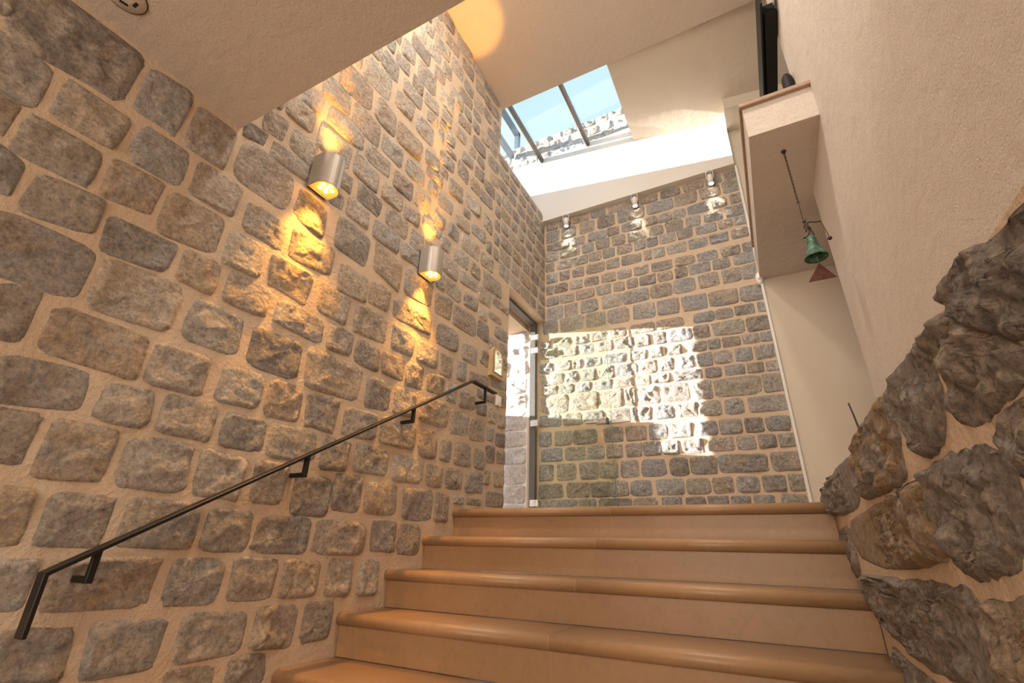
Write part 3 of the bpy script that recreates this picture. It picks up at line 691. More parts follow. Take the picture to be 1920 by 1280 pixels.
BACK = [
(0.03,0.166,3.55,0.104,-0.002),(0.194,0.331,3.548,0.103,-0.002),(0.354,0.555,3.546,0.102,-0.002),(0.582,0.75,3.544,0.101,-0.002),(0.785,0.939,3.541,0.1,-0.002),
(0.955,1.122,3.539,0.099,-0.002),(1.146,1.323,3.537,0.098,-0.002),(1.362,1.556,3.534,0.097,-0.003),(1.598,1.791,3.532,0.095,-0.002),(1.809,1.963,3.53,0.094,-0.002),
(1.991,2.096,3.528,0.093,-0.002),(0.024,0.187,3.406,0.161,0),(0.22,0.386,3.405,0.159,0),(0.441,0.611,3.404,0.156,-0.001),(0.655,0.844,3.402,0.154,-0.001),
(0.887,0.987,3.402,0.151,0),(1.003,1.166,3.401,0.149,-0.001),(1.198,1.472,3.4,0.146,-0.002),(1.491,1.707,3.399,0.142,-0.001),(1.744,1.93,3.397,0.139,-0.001),
(1.958,2.102,3.396,0.136,-0.001),(0.028,0.304,3.25,0.104,-0.003),(0.336,0.489,3.248,0.105,-0.001),(0.533,0.741,3.247,0.106,-0.001),(0.758,0.884,3.245,0.106,-0.001),
(0.917,1.128,3.243,0.107,-0.002),(1.168,1.286,3.242,0.108,-0.001),(1.301,1.439,3.24,0.108,-0.002),(1.458,1.577,3.239,0.109,-0.001),(1.599,1.801,3.237,0.11,-0.002),
(1.836,1.961,3.236,0.11,-0.001),(2.002,2.11,3.234,0.111,-0.001),(0.013,0.173,3.127,0.124,-0.003),(0.2,0.431,3.124,0.124,-0.004),(0.457,0.588,3.12,0.123,-0.002),
(0.623,0.767,3.117,0.123,-0.002),(0.8,0.94,3.114,0.123,-0.002),(0.973,1.164,3.111,0.123,-0.003),(1.195,1.341,3.107,0.122,-0.003),(1.368,1.531,3.104,0.122,-0.003),
(1.568,1.704,3.101,0.122,-0.002),(1.74,1.9,3.098,0.121,-0.003),(1.94,2.101,3.095,0.121,-0.003),(0.013,0.12,2.983,0.111,0),(0.147,0.337,2.982,0.112,0),
(0.355,0.513,2.982,0.112,0),(0.539,0.667,2.981,0.113,0),(0.692,0.817,2.981,0.113,0),(0.849,1.003,2.981,0.114,-0.001),(1.034,1.144,2.98,0.114,0),
(1.16,1.267,2.98,0.115,0),(1.29,1.447,2.979,0.115,-0.001),(1.469,1.61,2.979,0.116,0),(1.646,1.834,2.972,0.105,-0.001),(1.862,1.977,2.971,0.103,0),
(1.997,2.108,2.971,0.103,0),(0.026,0.154,2.835,0.118,-0.001),(0.186,0.297,2.835,0.117,0),(0.333,0.464,2.835,0.117,-0.001),(0.498,0.7,2.833,0.116,-0.001),
(0.725,0.855,2.833,0.115,0),(0.887,1.092,2.833,0.114,-0.001),(1.123,1.192,2.832,0.113,0),(1.215,1.327,2.832,0.112,-0.001),(1.353,1.535,2.831,0.111,0),
(1.563,1.738,2.83,0.11,0),(1.759,1.921,2.83,0.109,-0.001),(1.954,2.097,2.829,0.108,0),(0.02,0.102,2.686,0.106,-0.001),(0.12,0.271,2.684,0.105,-0.003),
(0.302,0.44,2.682,0.105,-0.002),(0.47,0.625,2.679,0.104,-0.002),(0.658,0.812,2.676,0.103,-0.002),(0.836,0.97,2.674,0.102,-0.002),(1.005,1.146,2.671,0.101,-0.002),
(1.184,1.382,2.667,0.1,-0.003),(1.415,1.592,2.664,0.099,-0.003),(1.619,1.796,2.662,0.098,-0.003),(1.836,1.998,2.659,0.097,-0.003),(2.024,2.106,2.656,0.096,-0.002),
(0.024,0.167,2.54,0.104,0),(0.185,0.341,2.54,0.104,0),(0.367,0.569,2.54,0.105,0.001),(0.602,0.748,2.541,0.106,0),(0.78,0.89,2.541,0.106,0),
(0.921,1.029,2.542,0.106,0.001),(1.052,1.209,2.542,0.107,0),(1.231,1.369,2.542,0.108,0),(1.401,1.507,2.542,0.108,0.001),(1.528,1.719,2.543,0.109,0),
(1.746,1.89,2.543,0.109,0.001),(1.929,2.106,2.544,0.11,0),(0.027,0.208,2.385,0.147,0.001),(0.234,0.379,2.386,0.147,0),(0.416,0.602,2.387,0.147,0),
(0.646,0.855,2.388,0.147,0),(0.871,1.128,2.389,0.147,0.001),(1.142,1.345,2.391,0.146,0.001),(1.37,1.564,2.391,0.146,0.001),(1.598,1.77,2.393,0.146,0.001),
(1.809,1.957,2.393,0.146,0),(1.975,2.112,2.393,0.146,0.001),(-0.023,0.144,2.231,0.162,-0.005),(0.179,0.439,2.224,0.161,-0.007),(0.464,0.672,2.216,0.161,-0.006),
(0.703,0.918,2.209,0.16,-0.006),(0.956,1.168,2.202,0.159,-0.006),(1.196,1.392,2.196,0.158,-0.006),(1.423,1.643,2.189,0.158,-0.006),(1.663,1.904,2.182,0.157,-0.006),
(1.922,2.116,2.175,0.156,-0.005),(-0.05,0.063,2.021,0.096,0.001),(0.106,0.299,2.021,0.096,0),(0.332,0.487,2.021,0.096,0),(0.511,0.668,2.021,0.095,0),
(0.707,0.866,2.021,0.095,0),(0.918,1.143,2.021,0.095,0),(1.171,1.413,2.021,0.094,0.001),(1.503,1.679,2.022,0.094,0),(1.698,1.836,2.022,0.094,0),
(1.861,2.006,2.022,0.093,0),(2.042,2.107,2.022,0.093,0),(-0.055,0.138,1.92,0.103,-0.004),(0.163,0.361,1.914,0.106,-0.005),(0.378,0.529,1.909,0.108,-0.004),
(0.552,0.722,1.905,0.111,-0.004),(0.744,0.93,1.899,0.114,-0.005),(0.951,1.094,1.895,0.117,-0.004),(1.123,1.24,1.89,0.119,-0.003),(1.245,1.466,1.886,0.122,-0.006),
(1.485,1.621,1.881,0.125,-0.004),(1.652,1.91,1.876,0.129,-0.007),(1.928,2.103,1.869,0.133,-0.004),(-0.059,0.085,1.763,0.1,-0.002),(0.111,0.284,1.76,0.099,-0.003),
(0.308,0.412,1.758,0.097,-0.001),(0.436,0.606,1.756,0.096,-0.002),(0.622,0.853,1.753,0.094,-0.003),(0.896,1.046,1.75,0.092,-0.002),(1.081,1.191,1.748,0.091,-0.002),
(1.223,1.363,1.746,0.09,-0.002),(1.429,1.576,1.743,0.088,-0.002),(1.595,1.689,1.742,0.086,-0.001),(1.713,1.852,1.74,0.085,-0.001),(1.876,1.999,1.738,0.083,-0.001),
(2.016,2.113,1.736,0.082,-0.001),(-0.051,0.199,1.63,0.114,-0.004),(0.223,0.359,1.627,0.115,-0.002),(0.391,0.538,1.625,0.115,-0.002),(0.561,0.719,1.622,0.116,-0.002),
(0.741,0.943,1.619,0.116,-0.003),(0.964,1.123,1.617,0.117,-0.002),(1.15,1.278,1.615,0.117,-0.001),(1.335,1.451,1.612,0.118,-0.002),(1.483,1.608,1.61,0.118,-0.002),
(1.627,1.766,1.608,0.119,-0.002),(1.796,1.925,1.606,0.119,-0.002),(1.948,2.106,1.603,0.12,-0.002),(-0.042,0.132,1.513,0.088,-0.004),(0.148,0.3,1.51,0.088,-0.003),
(0.324,0.487,1.506,0.088,-0.003),(0.509,0.696,1.501,0.087,-0.004),(0.718,0.904,1.497,0.087,-0.004),(0.925,1.056,1.493,0.087,-0.002),(1.077,1.237,1.49,0.086,-0.003),
(1.268,1.504,1.485,0.086,-0.005),(1.535,1.663,1.48,0.086,-0.002),(1.693,1.845,1.477,0.086,-0.003),(1.868,1.987,1.473,0.085,-0.002),(2.01,2.104,1.47,0.085,-0.002),
(-0.043,0.249,1.364,0.178,-0.006),(0.28,0.555,1.358,0.174,-0.006),(0.569,0.794,1.353,0.171,-0.005),(0.808,0.913,1.349,0.169,-0.002),(0.93,1.123,1.345,0.167,-0.004),
(1.147,1.379,1.341,0.164,-0.005),(1.41,1.569,1.336,0.16,-0.003),(1.587,1.945,1.33,0.156,-0.008),(1.962,2.114,1.325,0.152,-0.003),(-0.059,0.166,1.201,0.113,-0.006),
(0.19,0.382,1.196,0.115,-0.005),(0.405,0.597,1.191,0.116,-0.005),(0.64,0.844,1.184,0.118,-0.005),(0.858,1.033,1.179,0.12,-0.005),(1.053,1.228,1.175,0.121,-0.004),
(1.264,1.425,1.17,0.123,-0.004),(1.438,1.616,1.165,0.125,-0.005),(1.646,1.789,1.161,0.127,-0.004),(1.822,2.108,1.155,0.129,-0.006),(-0.067,0.061,1.021,0.14,-0.002),
(0.1,0.27,1.018,0.138,-0.003),(0.285,0.522,1.014,0.135,-0.003),(0.587,0.762,1.01,0.132,-0.003),(0.796,0.977,1.006,0.129,-0.003),(1.004,1.152,1.003,0.127,-0.003),
(1.17,1.362,1,0.124,-0.003),(1.392,1.558,0.997,0.121,-0.002),(1.581,1.745,0.994,0.119,-0.003),(1.773,1.904,0.991,0.116,-0.002),(1.931,2.088,0.988,0.113,-0.002),
(-0.043,0.175,0.865,0.121,-0.001),(0.205,0.399,0.863,0.119,-0.001),(0.421,0.585,0.861,0.118,-0.001),(0.606,0.751,0.861,0.116,0),(0.785,0.925,0.86,0.115,0),
(0.938,1.086,0.859,0.114,-0.001),(1.104,1.238,0.859,0.112,-0.001),(1.265,1.433,0.857,0.111,-0.001),(1.468,1.668,0.857,0.109,-0.001),(1.69,1.822,0.855,0.107,-0.001),
(1.849,1.97,0.855,0.105,-0.001),(1.991,2.103,0.854,0.104,0),(-0.067,0.08,0.702,0.146,-0.001),(0.119,0.305,0.702,0.145,-0.001),(0.341,0.52,0.7,0.145,-0.001),
(0.534,0.699,0.7,0.144,-0.001),(0.726,0.878,0.698,0.144,-0.001),(0.911,1.113,0.698,0.143,-0.001),(1.149,1.288,0.696,0.143,-0.001),(1.312,1.509,0.696,0.142,-0.001),
(1.532,1.884,0.694,0.141,-0.002),(1.91,2.102,0.692,0.14,-0.001),(-0.067,0.175,0.533,0.127,0),(0.212,0.428,0.533,0.126,0),(0.442,0.614,0.533,0.125,0),
(0.62,0.78,0.533,0.125,0),(0.799,0.978,0.533,0.124,0),(1.016,1.238,0.533,0.123,0),(1.262,1.441,0.533,0.122,0),(1.463,1.613,0.533,0.121,0),
(1.64,1.793,0.533,0.12,0),(1.824,1.977,0.533,0.119,0),(2.002,2.099,0.533,0.118,0),(-0.067,0.121,0.411,0.085,0),(0.136,0.303,0.411,0.084,0),
(0.317,0.484,0.411,0.082,0),(0.512,0.803,0.411,0.08,0),(0.815,1.016,0.411,0.078,0),(1.051,1.206,0.411,0.076,0),(1.241,1.39,0.411,0.075,0),
(1.413,1.556,0.411,0.073,0),(1.583,1.715,0.411,0.072,0),(1.741,1.879,0.411,0.07,0),(1.924,2.089,0.411,0.068,0)]

# ------------------------------------------------------------------ structure: walls
# left wall (0.45 m thick) with the glazed opening at its far end
bm = bmesh.new()
bm_box(bm, -0.45, 0.0, -4.0, 2.60, FLOOR, 5.0)
bm_box(bm, -0.45, 0.0, 2.60, 3.09, FLOOR, 3.73)
bm_box(bm, -0.10, 0.0, 2.60, 3.09, 3.73, 5.0)
bm_box(bm, -0.45, 0.0, 3.09, 3.385, -0.1, 3.73)
bm_box(bm, -0.45, 0.0, 3.385, YB, 2.30, 3.73)
bm_box(bm, -0.45, -0.20, 3.385, YB, 2.23, 2.30)
bm_box(bm, -0.47, -0.41, 2.60, 4.30, 3.73, 4.085)  # unseen kerb, added to shape the sun strip on the beam
wall_left = link('wall_left', bm_mesh(bm, 'wall_left'), M_MORTAR)
tag(wall_left, 'tall wall of rough limestone blocks in sand mortar beside the stairs', kind='structure')


def add_stones(parent, data, place, loc_of, mat, seed0, proud, relief, freq, near):
    for i, (a0, a1, zc, h, sh) in enumerate(data):
        sd = seed0 + i
        r = random.Random(sd)
        w = (a1 - a0) + 0.014
        h = h + 0.013
        big = near(a0, a1, zc, w, h)
        nseg, rings = (44, 10) if big == 2 else ((30, 6) if big == 1 else (22, 4))
        ol = rect_outline(w, h, max(-0.03, min(0.03, sh)), sd, nseg, r.uniform(4.5, 8.0), r.uniform(0.05, 0.10))
        v, f = stone_mesh('stone', ol, proud * r.uniform(0.7, 1.25), sd, rings, relief * r.uniform(0.7, 1.3), freq, place)
        me = mk_mesh('stone', v, f, place is not place_left)
        link('stone', me, mat, parent, loc_of((a0 + a1) / 2, zc))


def join_stones(name, parent, data, place, org, mat, seed0, proud, relief, freq):
    V, Fc = [], []
    for i, (a0, a1, zc, h, sh) in enumerate(data):
        sd = seed0 + i
        r = random.Random(sd)
        ol = rect_outline(a1 - a0, h, sh, sd, 20, r.uniform(3.4, 5.0), r.uniform(0.05, 0.1))
        v, f = stone_mesh('s', ol, proud * r.uniform(0.7, 1.2), sd, 3, relief, freq, place)
        b = len(V)
        o = org((a0 + a1) / 2, zc)
        V += [(p[0] + o[0], p[1] + o[1], p[2] + o[2]) for p in v]
        Fc += [tuple(k + b for k in q) for q in f]
    o = link(name, mk_mesh(name, V, Fc, place is not place_left), mat, parent)
    o['kind'] = 'stuff'
    return o


vis = list(LEFT)
core = vis[:238]
rest = sorted(vis[238:], key=lambda s: -(s[1] - s[0]) * s[3] / (3.4 + (s[0] - 0.0) ** 2 + s[2] ** 2))
n_more = max(0, 298 - len(core))
left_parts = core + rest[:n_more]
add_stones(wall_left, left_parts, place_left, lambda u, v: (0.0, u, v), M_STONE, 100, 0.009, 0.010, 17.0,
           lambda a0, a1, z, w, h: 2 if a0 < 1.7 and z < 1.75 else 1)
join_stones('small_stones', wall_left, rest[n_more:] + list(LEFT_FILL), place_left, lambda u, v: (0.0, u, v), M_STONE, 900, 0.010, 0.009, 14.0)

# back wall: stone field, running on outdoors behind the opening
wall_back = boxes('wall_back', [(-0.2, XR, YB, YB + 0.4, -0.3, 3.66)], M_MORTAR)
tag(wall_back, 'rough squared limestone back wall at the head of the stairs', kind='structure')
add_stones(wall_back, BACK, place_back, lambda u, v: (u, YB, v), M_STONEB, 2000, 0.017, 0.018, 22.0, lambda *a: 1)

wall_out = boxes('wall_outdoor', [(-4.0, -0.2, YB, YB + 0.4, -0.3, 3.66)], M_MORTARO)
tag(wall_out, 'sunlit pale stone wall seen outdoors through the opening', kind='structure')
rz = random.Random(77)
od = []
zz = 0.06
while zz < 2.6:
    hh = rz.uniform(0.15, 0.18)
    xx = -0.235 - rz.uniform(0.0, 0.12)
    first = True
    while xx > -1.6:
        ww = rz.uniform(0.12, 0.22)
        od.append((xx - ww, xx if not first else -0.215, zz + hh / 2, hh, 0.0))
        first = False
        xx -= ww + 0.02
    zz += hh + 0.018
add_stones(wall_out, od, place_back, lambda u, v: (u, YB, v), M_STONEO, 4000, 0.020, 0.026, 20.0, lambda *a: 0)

# plaster beam above the back wall, its top edge falling to the right
bm = bmesh.new()
bm_prism(bm, [(-0.45, 3.60), (2.10, 3.60), (2.10, 4.16), (1.18, 4.352), (-0.45, 4.58)], 'y', 4.134, 4.50)
beam = link('trim_1', bm_mesh(bm, 'beam'), M_WHITE)
tag(beam, 'white plaster beam above the stone back wall under the skylight', kind='structure')
sill = boxes('trim_2', [(-1.0, 1.30, 4.24, 4.55, 3.7, 4.70)], M_WHITE)
tag(sill, 'white upstand carrying the far edge of the skylight', kind='structure')
nibs = boxes('trim_3', [(XR, 2.75, 3.874, 4.25, 4.075, 4.25)], M_CREAM)
tag(nibs, 'small plaster drop beam above the balcony', kind='structure')

# plaster wall right of the stone, behind the balcony
wall_far = boxes('wall_far', [(XR, 4.6, 4.195, 4.6, -0.3, 4.8)], M_CREAM)
tag(wall_far, 'cream plaster wall beyond the stone back wall', kind='structure')

edge_bead = boxes('trim_5', [(2.098, 2.118, 4.165, 4.21, LAND, 3.60)], M_WHITE)
tag(edge_bead, 'white plaster edge finishing the stone back wall', kind='structure')

# right plaster wall
bm = bmesh.new()
bm_box(bm, XW, XW + 0.30, -4.0, 3.12, FLOOR, 2.27)
bm_box(bm, XW, XW + 0.30, -4.0, 2.775, 2.27, 5.0)
wall_right = link('wall_right', bm_mesh(bm, 'wall_right'), M_PLASTER)
tag(wall_right, 'large textured plaster wall on the right', kind='structure')
wall_side = boxes('wall_side', [(4.5, 4.6, 2.0, 4.6, -0.3, 4.8), (XW + .3, 4.6, 2.0, 2.1, -0.3, 4.8)], M_CREAM)
tag(wall_side, 'plaster walls of the room beyond the balcony', kind='structure')

# rear rooms behind the photographer
wall_rear = boxes('wall_rear', [(-0.45, XW + 0.3, -4.2, -4.0, FLOOR, 5.0)], M_PLASTER)
tag(wall_rear, 'plaster wall behind the photographer', kind='structure')
floor = boxes('floor', [(-0.45, XW + 0.3, -4.2, 0.40, FLOOR - 0.15, FLOOR), (0.0, 4.6, 2.74, YB, 0.0, LAND - 0.002)], M_STEP)
tag(floor, 'limestone floor of the hall and the landing', kind='structure')

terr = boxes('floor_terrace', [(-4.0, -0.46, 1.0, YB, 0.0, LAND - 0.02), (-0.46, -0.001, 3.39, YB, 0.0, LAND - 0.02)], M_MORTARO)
tag(terr, 'pale stone terrace floor outdoors', kind='structure')

# ceilings
ceil_lo = boxes('ceiling_lower', [(0.0, XW, -4.0, 0.787, 1.726, 2.10)], M_CEIL)
tag(ceil_lo, 'low plaster ceiling slab over the foot of the stairs', kind='structure')


def ceil_z(y):
    return 4.60 - 0.112 * (y - 0.787)


bm = bmesh.new()
bm_prism(bm, [(-4.0, 4.60), (0.787, 4.60), (3.09, ceil_z(3.09)), (3.09, 4.80), (-4.0, 5.0)], 'x', -0.02, XW + 0.1)
ceil_up = link('ceiling_upper', bm_mesh(bm, 'ceiling_upper'), M_CEIL)
tag(ceil_up, 'upper plaster ceiling slab ending at the skylight', kind='structure')
bm = bmesh.new()
gx, gy = 14, 10
low, top = [], []
for j in range(gy + 1):
    for i in range(gx + 1):
        fx, fy = i / gx, j / gy
        x, y = 1.155 + 1.605 * fx, 3.06 + 1.09 * fy
        zn, zf = 4.362 + 0.05 * fx, 4.357 - 0.335 * fx
        low.append(bm.verts.new((x, y, zn + (zf - zn) * fy)))
        top.append(bm.verts.new((x, y, 4.95)))
w_ = gx + 1
for j in range(gy):
    for i in range(gx):
        k = j * w_ + i
        bm.faces.new((low[k], low[k + w_], low[k + w_ + 1], low[k + 1]))
        bm.faces.new((top[k], top[k + 1], top[k + w_ + 1], top[k + w_]))
for j in range(gy):
    for k in (j * w_, j * w_ + gx):
        bm.faces.new((low[k], low[k + w_], top[k + w_], top[k]))
for i in range(gx):
    for k in (i, gy * w_ + i):
        bm.faces.new((low[k], low[k + 1], top[k + 1], top[k]))
ceil_side = link('ceiling_side', bm_mesh(bm, 'ceiling_side', False), M_CREAM)
tag(ceil_side, 'cream sloping plaster ceiling beside the skylight', kind='structure')
ceil_g = boxes('ceiling_balcony', [(XW + 0.3, 4.6, 2.0, 4.3, 4.4, 4.6)], M_CREAM)
tag(ceil_g, 'ceiling of the room beyond the balcony', kind='structure')

# ------------------------------------------------------------------ skylight
win = empty('window_1', (0.35, 3.7, 4.70))
tag(win, 'glass roof light with bronze glazing bars', kind='structure')


def pbox(name, x0, x1, y0, y1, z0, z1, mat, parent, bevel=0.0):
    o = boxes(name, [(x0, x1, y0, y1, z0, z1)], mat, None, bevel)
    o.parent = parent
    o.matrix_parent_inverse = Matrix.Translation(-Vector(parent.location))
    return o


for xb in (-0.042, 0.584):
    bm = bmesh.new()
    w = 0.022
    bm_prism(bm, [(xb - w, 4.655), (xb - w * 0.55, 4.635), (xb + w * 0.55, 4.635), (xb + w, 4.655), (xb + w, 4.705), (xb - w, 4.705)], 'y', 3.0, 4.235)
    o = link('glazing_bar', bm_mesh(bm, 'glazing_bar'), M_FRAME, win)
    o.matrix_parent_inverse = Matrix.Translation(-Vector(win.location))
xs = [-0.95, -0.042, 0.584, 1.20]
for a, b in zip(xs, xs[1:]):
    pbox('pane', a + 0.004, b - 0.004, 3.0, 4.30, 4.712, 4.722, M_GLASS, win)
pbox('edge_frame', 1.16, 1.22, 3.0, 4.30, 4.66, 4.73, M_FRAME, win)
pbox('edge_frame', -1.0, -0.95, 3.0, 4.30, 4.66, 4.73, M_FRAME, win)

# stone parapet on the roof beyond the glass
roofp = boxes('wall_parapet_roof', [(-2.5, 2.6, 4.48, 4.85, 4.6, 5.335)], M_MORTARO)
tag(roofp, 'sunlit stone parapet on the roof beyond the skylight', kind='structure')
rz = random.Random(5)
od = []
for zc, hh in ((4.985, 0.15), (5.15, 0.15), (5.29, 0.10)):
    xx = -1.6 + rz.uniform(0, 0.1)
    while xx < 1.6:
        ww = rz.uniform(0.12, 0.24)
        od.append((xx, xx + ww, zc, hh, 0.0))
        xx += ww + 0.02
add_stones(roofp, od, place_back, lambda u, v: (u, 4.48, v), M_STONER, 5000, 0.022, 0.026, 18.0, lambda *a: 0)

rail_o = empty('roof_railing', (-0.60, 4.6, 5.30))
tag(rail_o, 'blue grey steel railing on the roof left of the skylight', 'railing')
pbox('top_rail', -0.63, -0.57, 2.6, 4.62, 5.70, 5.79, M_BLUEST, rail_o)
pbox('lower_rail', -0.63, -0.57, 2.6, 4.44, 5.14, 5.23, M_BLUEST, rail_o)
pbox('post', -0.63, -0.57, 4.55, 4.62, 5.27, 5.79, M_BLUEST, rail_o)
pbox('post', -0.63, -0.57, 2.6, 2.67, 4.9, 5.79, M_BLUEST, rail_o)

# unseen stepped outdoor wall, added to trim the sun patch
out_w = boxes('wall_sun_block', [(-1.60, -1.50, 3.10, YB, 0.0, 1.46), (-1.60, -1.50, 1.0, 3.10, 0.0, 1.21)], M_MORTARO)
tag(out_w, 'unseen low wall added outside the opening to block part of the sun', kind='structure')

# ------------------------------------------------------------------ door: frame and open glass leaf
door = empty('door_1', (-0.11, 4.19, LAND))
tag(door, 'frameless glass door folded open against the stone back wall', kind='structure')
pbox('door_frame_head', -0.15, -0.09, 3.385, 4.205, 2.265, 2.325, M_DOORFR, door)
pbox('door_frame_jamb', -0.15, -0.09, 4.155, 4.205, LAND, 2.265, M_DOORFR, door)
pbox('glass_leaf', -0.085, 0.69, 4.115, 4.127, LAND + 0.012, 2.24, M_DGLASS, door)
for zc in (2.09, 1.94, 1.165, 0.42):
    pbox('hinge_clamp', -0.115, -0.035, 4.100, 4.142, zc - 0.03, zc + 0.03, M_CHROME, door, 0.004)
hd = pbox('handle', 0.56, 0.66, 4.070, 4.112, 1.085, 1.135, M_HANDLE, door, 0.006)
pbox('handle_cap', 0.655, 0.675, 4.066, 4.114, 1.080, 1.140, M_DOORFR, door, 0.004)
pbox('glass_edge', 0.6905, 0.6935, 4.1145, 4.1275, LAND + 0.012, 2.24, M_GEDGE, door)
pbox('handle_lever', 0.46, 0.58, 4.060, 4.078, 1.098, 1.118, M_CHROME, door, 0.004)
pbox('handle_rear', 0.60, 0.86, 4.132, 4.160, 1.098, 1.118, M_CHROME, door, 0.004)

# ------------------------------------------------------------------ staircase
stair = empty('staircase', (1.05, 2.697, LAND))
tag(stair, 'honed beige limestone staircase with rounded nosings rising to the landing', 'stairs')


def tread_mesh(w, depth, t=0.052):
    """bullnose tread, front at y=0, top at z=0, centred in x"""
    pts = []
    r = t / 2
    for i in range(9):
        a = math.pi / 2 + math.pi * i / 8
        pts.append((r + r * math.cos(a), -r + r * math.sin(a)))
    pts += [(depth, -t), (depth, 0.0)]
    bm = bmesh.new()
    bm_prism(bm, pts, 'x', -w / 2, w / 2)
    me = bm_mesh(bm, 'tread')
    for p in me.polygons:
        p.use_smooth = abs(p.normal.x) < 0.5
    me.materials.append(M_STEP)
    return me


W2 = 1.05
t_me = tread_mesh(W2 - 0.003, TREAD + 0.06)
tl_me = tread_mesh(W2 - 0.003, 0.40)
bm = bmesh.new()
bm_box(bm, -W2 / 2 + 0.0015, W2 / 2 - 0.0015, 0, 0.03, -(RISE - 0.052) + 0.002, -0.002)
r_me = bm_mesh(bm, 'riser')
r_me.materials.append(M_STEP)
nst = 8
jprof = []
for i in range(9):
    a = math.pi / 2 + math.pi * i / 8
    jprof.append((0.026 + 0.0252 * math.cos(a), -0.026 + 0.0252 * math.sin(a)))
jprof += [(0.0308, -0.0512), (0.0308, -RISE + 0.001), (0.058, -RISE + 0.001), (0.058, -0.0008)]
for i in range(nst):
    z = LAND - i * RISE
    y = 2.697 - i * TREAD
    for k in (0, 1):
        xc = W2 * (k + 0.5) + 0.001
        for nm, me, p in (('tread', tl_me if i == 0 else t_me, (xc, y, z)), ('riser', r_me, (xc, y + 0.030, z - 0.052))):
            o = link(nm, me, None, stair, p)
            o.matrix_parent_inverse = Matrix.Translation(-Vector(stair.location))
    bm = bmesh.new()
    bm_prism(bm, [(y + p[0], z + p[1]) for p in jprof], 'x', 1.0492, 1.0528)
    o = link('joint', bm_mesh(bm, 'joint'), M_JOINT, stair)
    o.matrix_parent_inverse = Matrix.Translation(-Vector(stair.location))
    o = boxes('bed_joint', [(0.002, 2.10, y + 0.0303, y + 0.05, z - 0.055, z - 0.050)], M_JOINT, stair)
    o.matrix_parent_inverse = Matrix.Translation(-Vector(stair.location))

# ------------------------------------------------------------------ right parapet of big rough stones
par = boxes('wall_parapet', [(2.1025, XW, -1.2, 2.80, FLOOR, 0.316)], M_MORTAR)
tag(par, 'low parapet of large rough boulders in mortar beside the stairs', kind='structure')
PARS = [
    [(0.747, 0.317), (0.69, 0.335), (0.63, 0.325), (0.584, 0.31), (0.50, 0.30), (0.40, 0.28), (0.42, 0.205), (0.53, 0.195), (0.60, 0.200), (0.66, 0.235), (0.71, 0.27)],
    [(0.879, 0.306), (0.80, 0.315), (0.755, 0.300), (0.69, 0.262), (0.62, 0.205), (0.640, 0.172), (0.70, 0.165), (0.789, 0.163), (0.850, 0.18), (0.85, 0.219), (0.858, 0.268)],
    [(1.145, 0.32), (1.025, 0.328), (0.897, 0.32), (0.866, 0.283), (0.875, 0.231), (0.932, 0.18), (1.05, 0.166), (1.12, 0.234), (1.150, 0.278)],
    [(1.733, 0.321), (1.503, 0.335), (1.308, 0.335), (1.178, 0.304), (1.180, 0.249), (1.208, 0.202), (1.216, 0.17), (1.282, 0.154), (1.608, 0.160), (1.805, 0.182), (1.827, 0.248)],
    [(2.789, 0.297), (2.463, 0.330), (1.907, 0.317), (1.868, 0.252), (1.888, 0.182), (2.113, 0.164), (2.658, 0.19), (2.78, 0.22)],
    [(2.259, 0.133), (1.65, 0.140), (1.251, 0.138), (1.096, 0.134), (1.075, 0.083), (1.108, 0.019), (1.204, 0.002), (1.466, -0.010), (1.82, -0.01), (2.236, 0.024)],
    [(1.057, 0.139), (0.945, 0.148), (0.836, 0.141), (0.777, 0.129), (0.742, 0.091), (0.760, 0.049), (0.834, 0.0), (0.928, -0.014), (1.026, -0.018), (1.073, 0.007), (1.074, 0.06)],
    [(2.274, -0.049), (1.641, -0.036), (1.236, -0.034), (1.057, -0.038), (1.045, -0.095), (1.045, -0.152), (1.155, -0.192), (1.327, -0.200), (1.642, -0.21), (2.025, -0.172)],
    [(1.007, -0.051), (0.889, -0.039), (0.794, -0.033), (0.77, -0.096), (0.79, -0.165), (0.914, -0.176), (1.01, -0.174), (1.017, -0.116)],
    [(0.719, 0.153), (0.67, 0.160), (0.58, 0.16), (0.50, 0.15), (0.49, 0.09), (0.52, 0.05), (0.62, 0.045), (0.700, 0.07), (0.730, 0.121)],
    [(2.022, -0.235), (1.761, -0.235), (1.567, -0.233), (1.406, -0.248), (1.42, -0.34), (1.664, -0.351), (1.939, -0.344)],
    [(2.75, 0.11), (2.45, 0.13), (2.30, 0.10), (2.30, -0.02), (2.45, -0.05), (2.74, -0.04)],
    [(0.46, 0.16), (0.30, 0.17), (0.22, 0.10), (0.25, 0.04), (0.40, 0.02), (0.47, 0.08)],
    [(0.37, 0.30), (0.20, 0.31), (0.02, 0.30), (0.0, 0.21), (0.2, 0.19), (0.36, 0.21)],
    [(0.74, 0.02), (0.55, 0.02), (0.42, 0.0), (0.40, -0.12), (0.55, -0.16), (0.73, -0.14)],
    [(1.36, -0.24), (1.18, -0.23), (1.02, -0.22), (1.0, -0.34), (1.2, -0.36), (1.35, -0.35)],
    [(0.96, -0.21), (0.75, -0.21), (0.62, -0.20), (0.62, -0.33), (0.8, -0.35), (0.95, -0.34)],
]


def smooth_outline(pts, k=4):
    n = len(pts)
    out = []
    for i in range(n):
        p0, p1, p2, p3 = (Vector((*pts[(i + j) % n], 0)) for j in (-1, 0, 1, 2))
        for s in range(k):
            t = s / k
            v = 0.5 * ((2 * p1) + (-p0 + p2) * t + (2 * p0 - 5 * p1 + 4 * p2 - p3) * t * t + (-p0 + 3 * p1 - 3 * p2 + p3) * t ** 3)
            out.append((v.x, v.y))
    return out


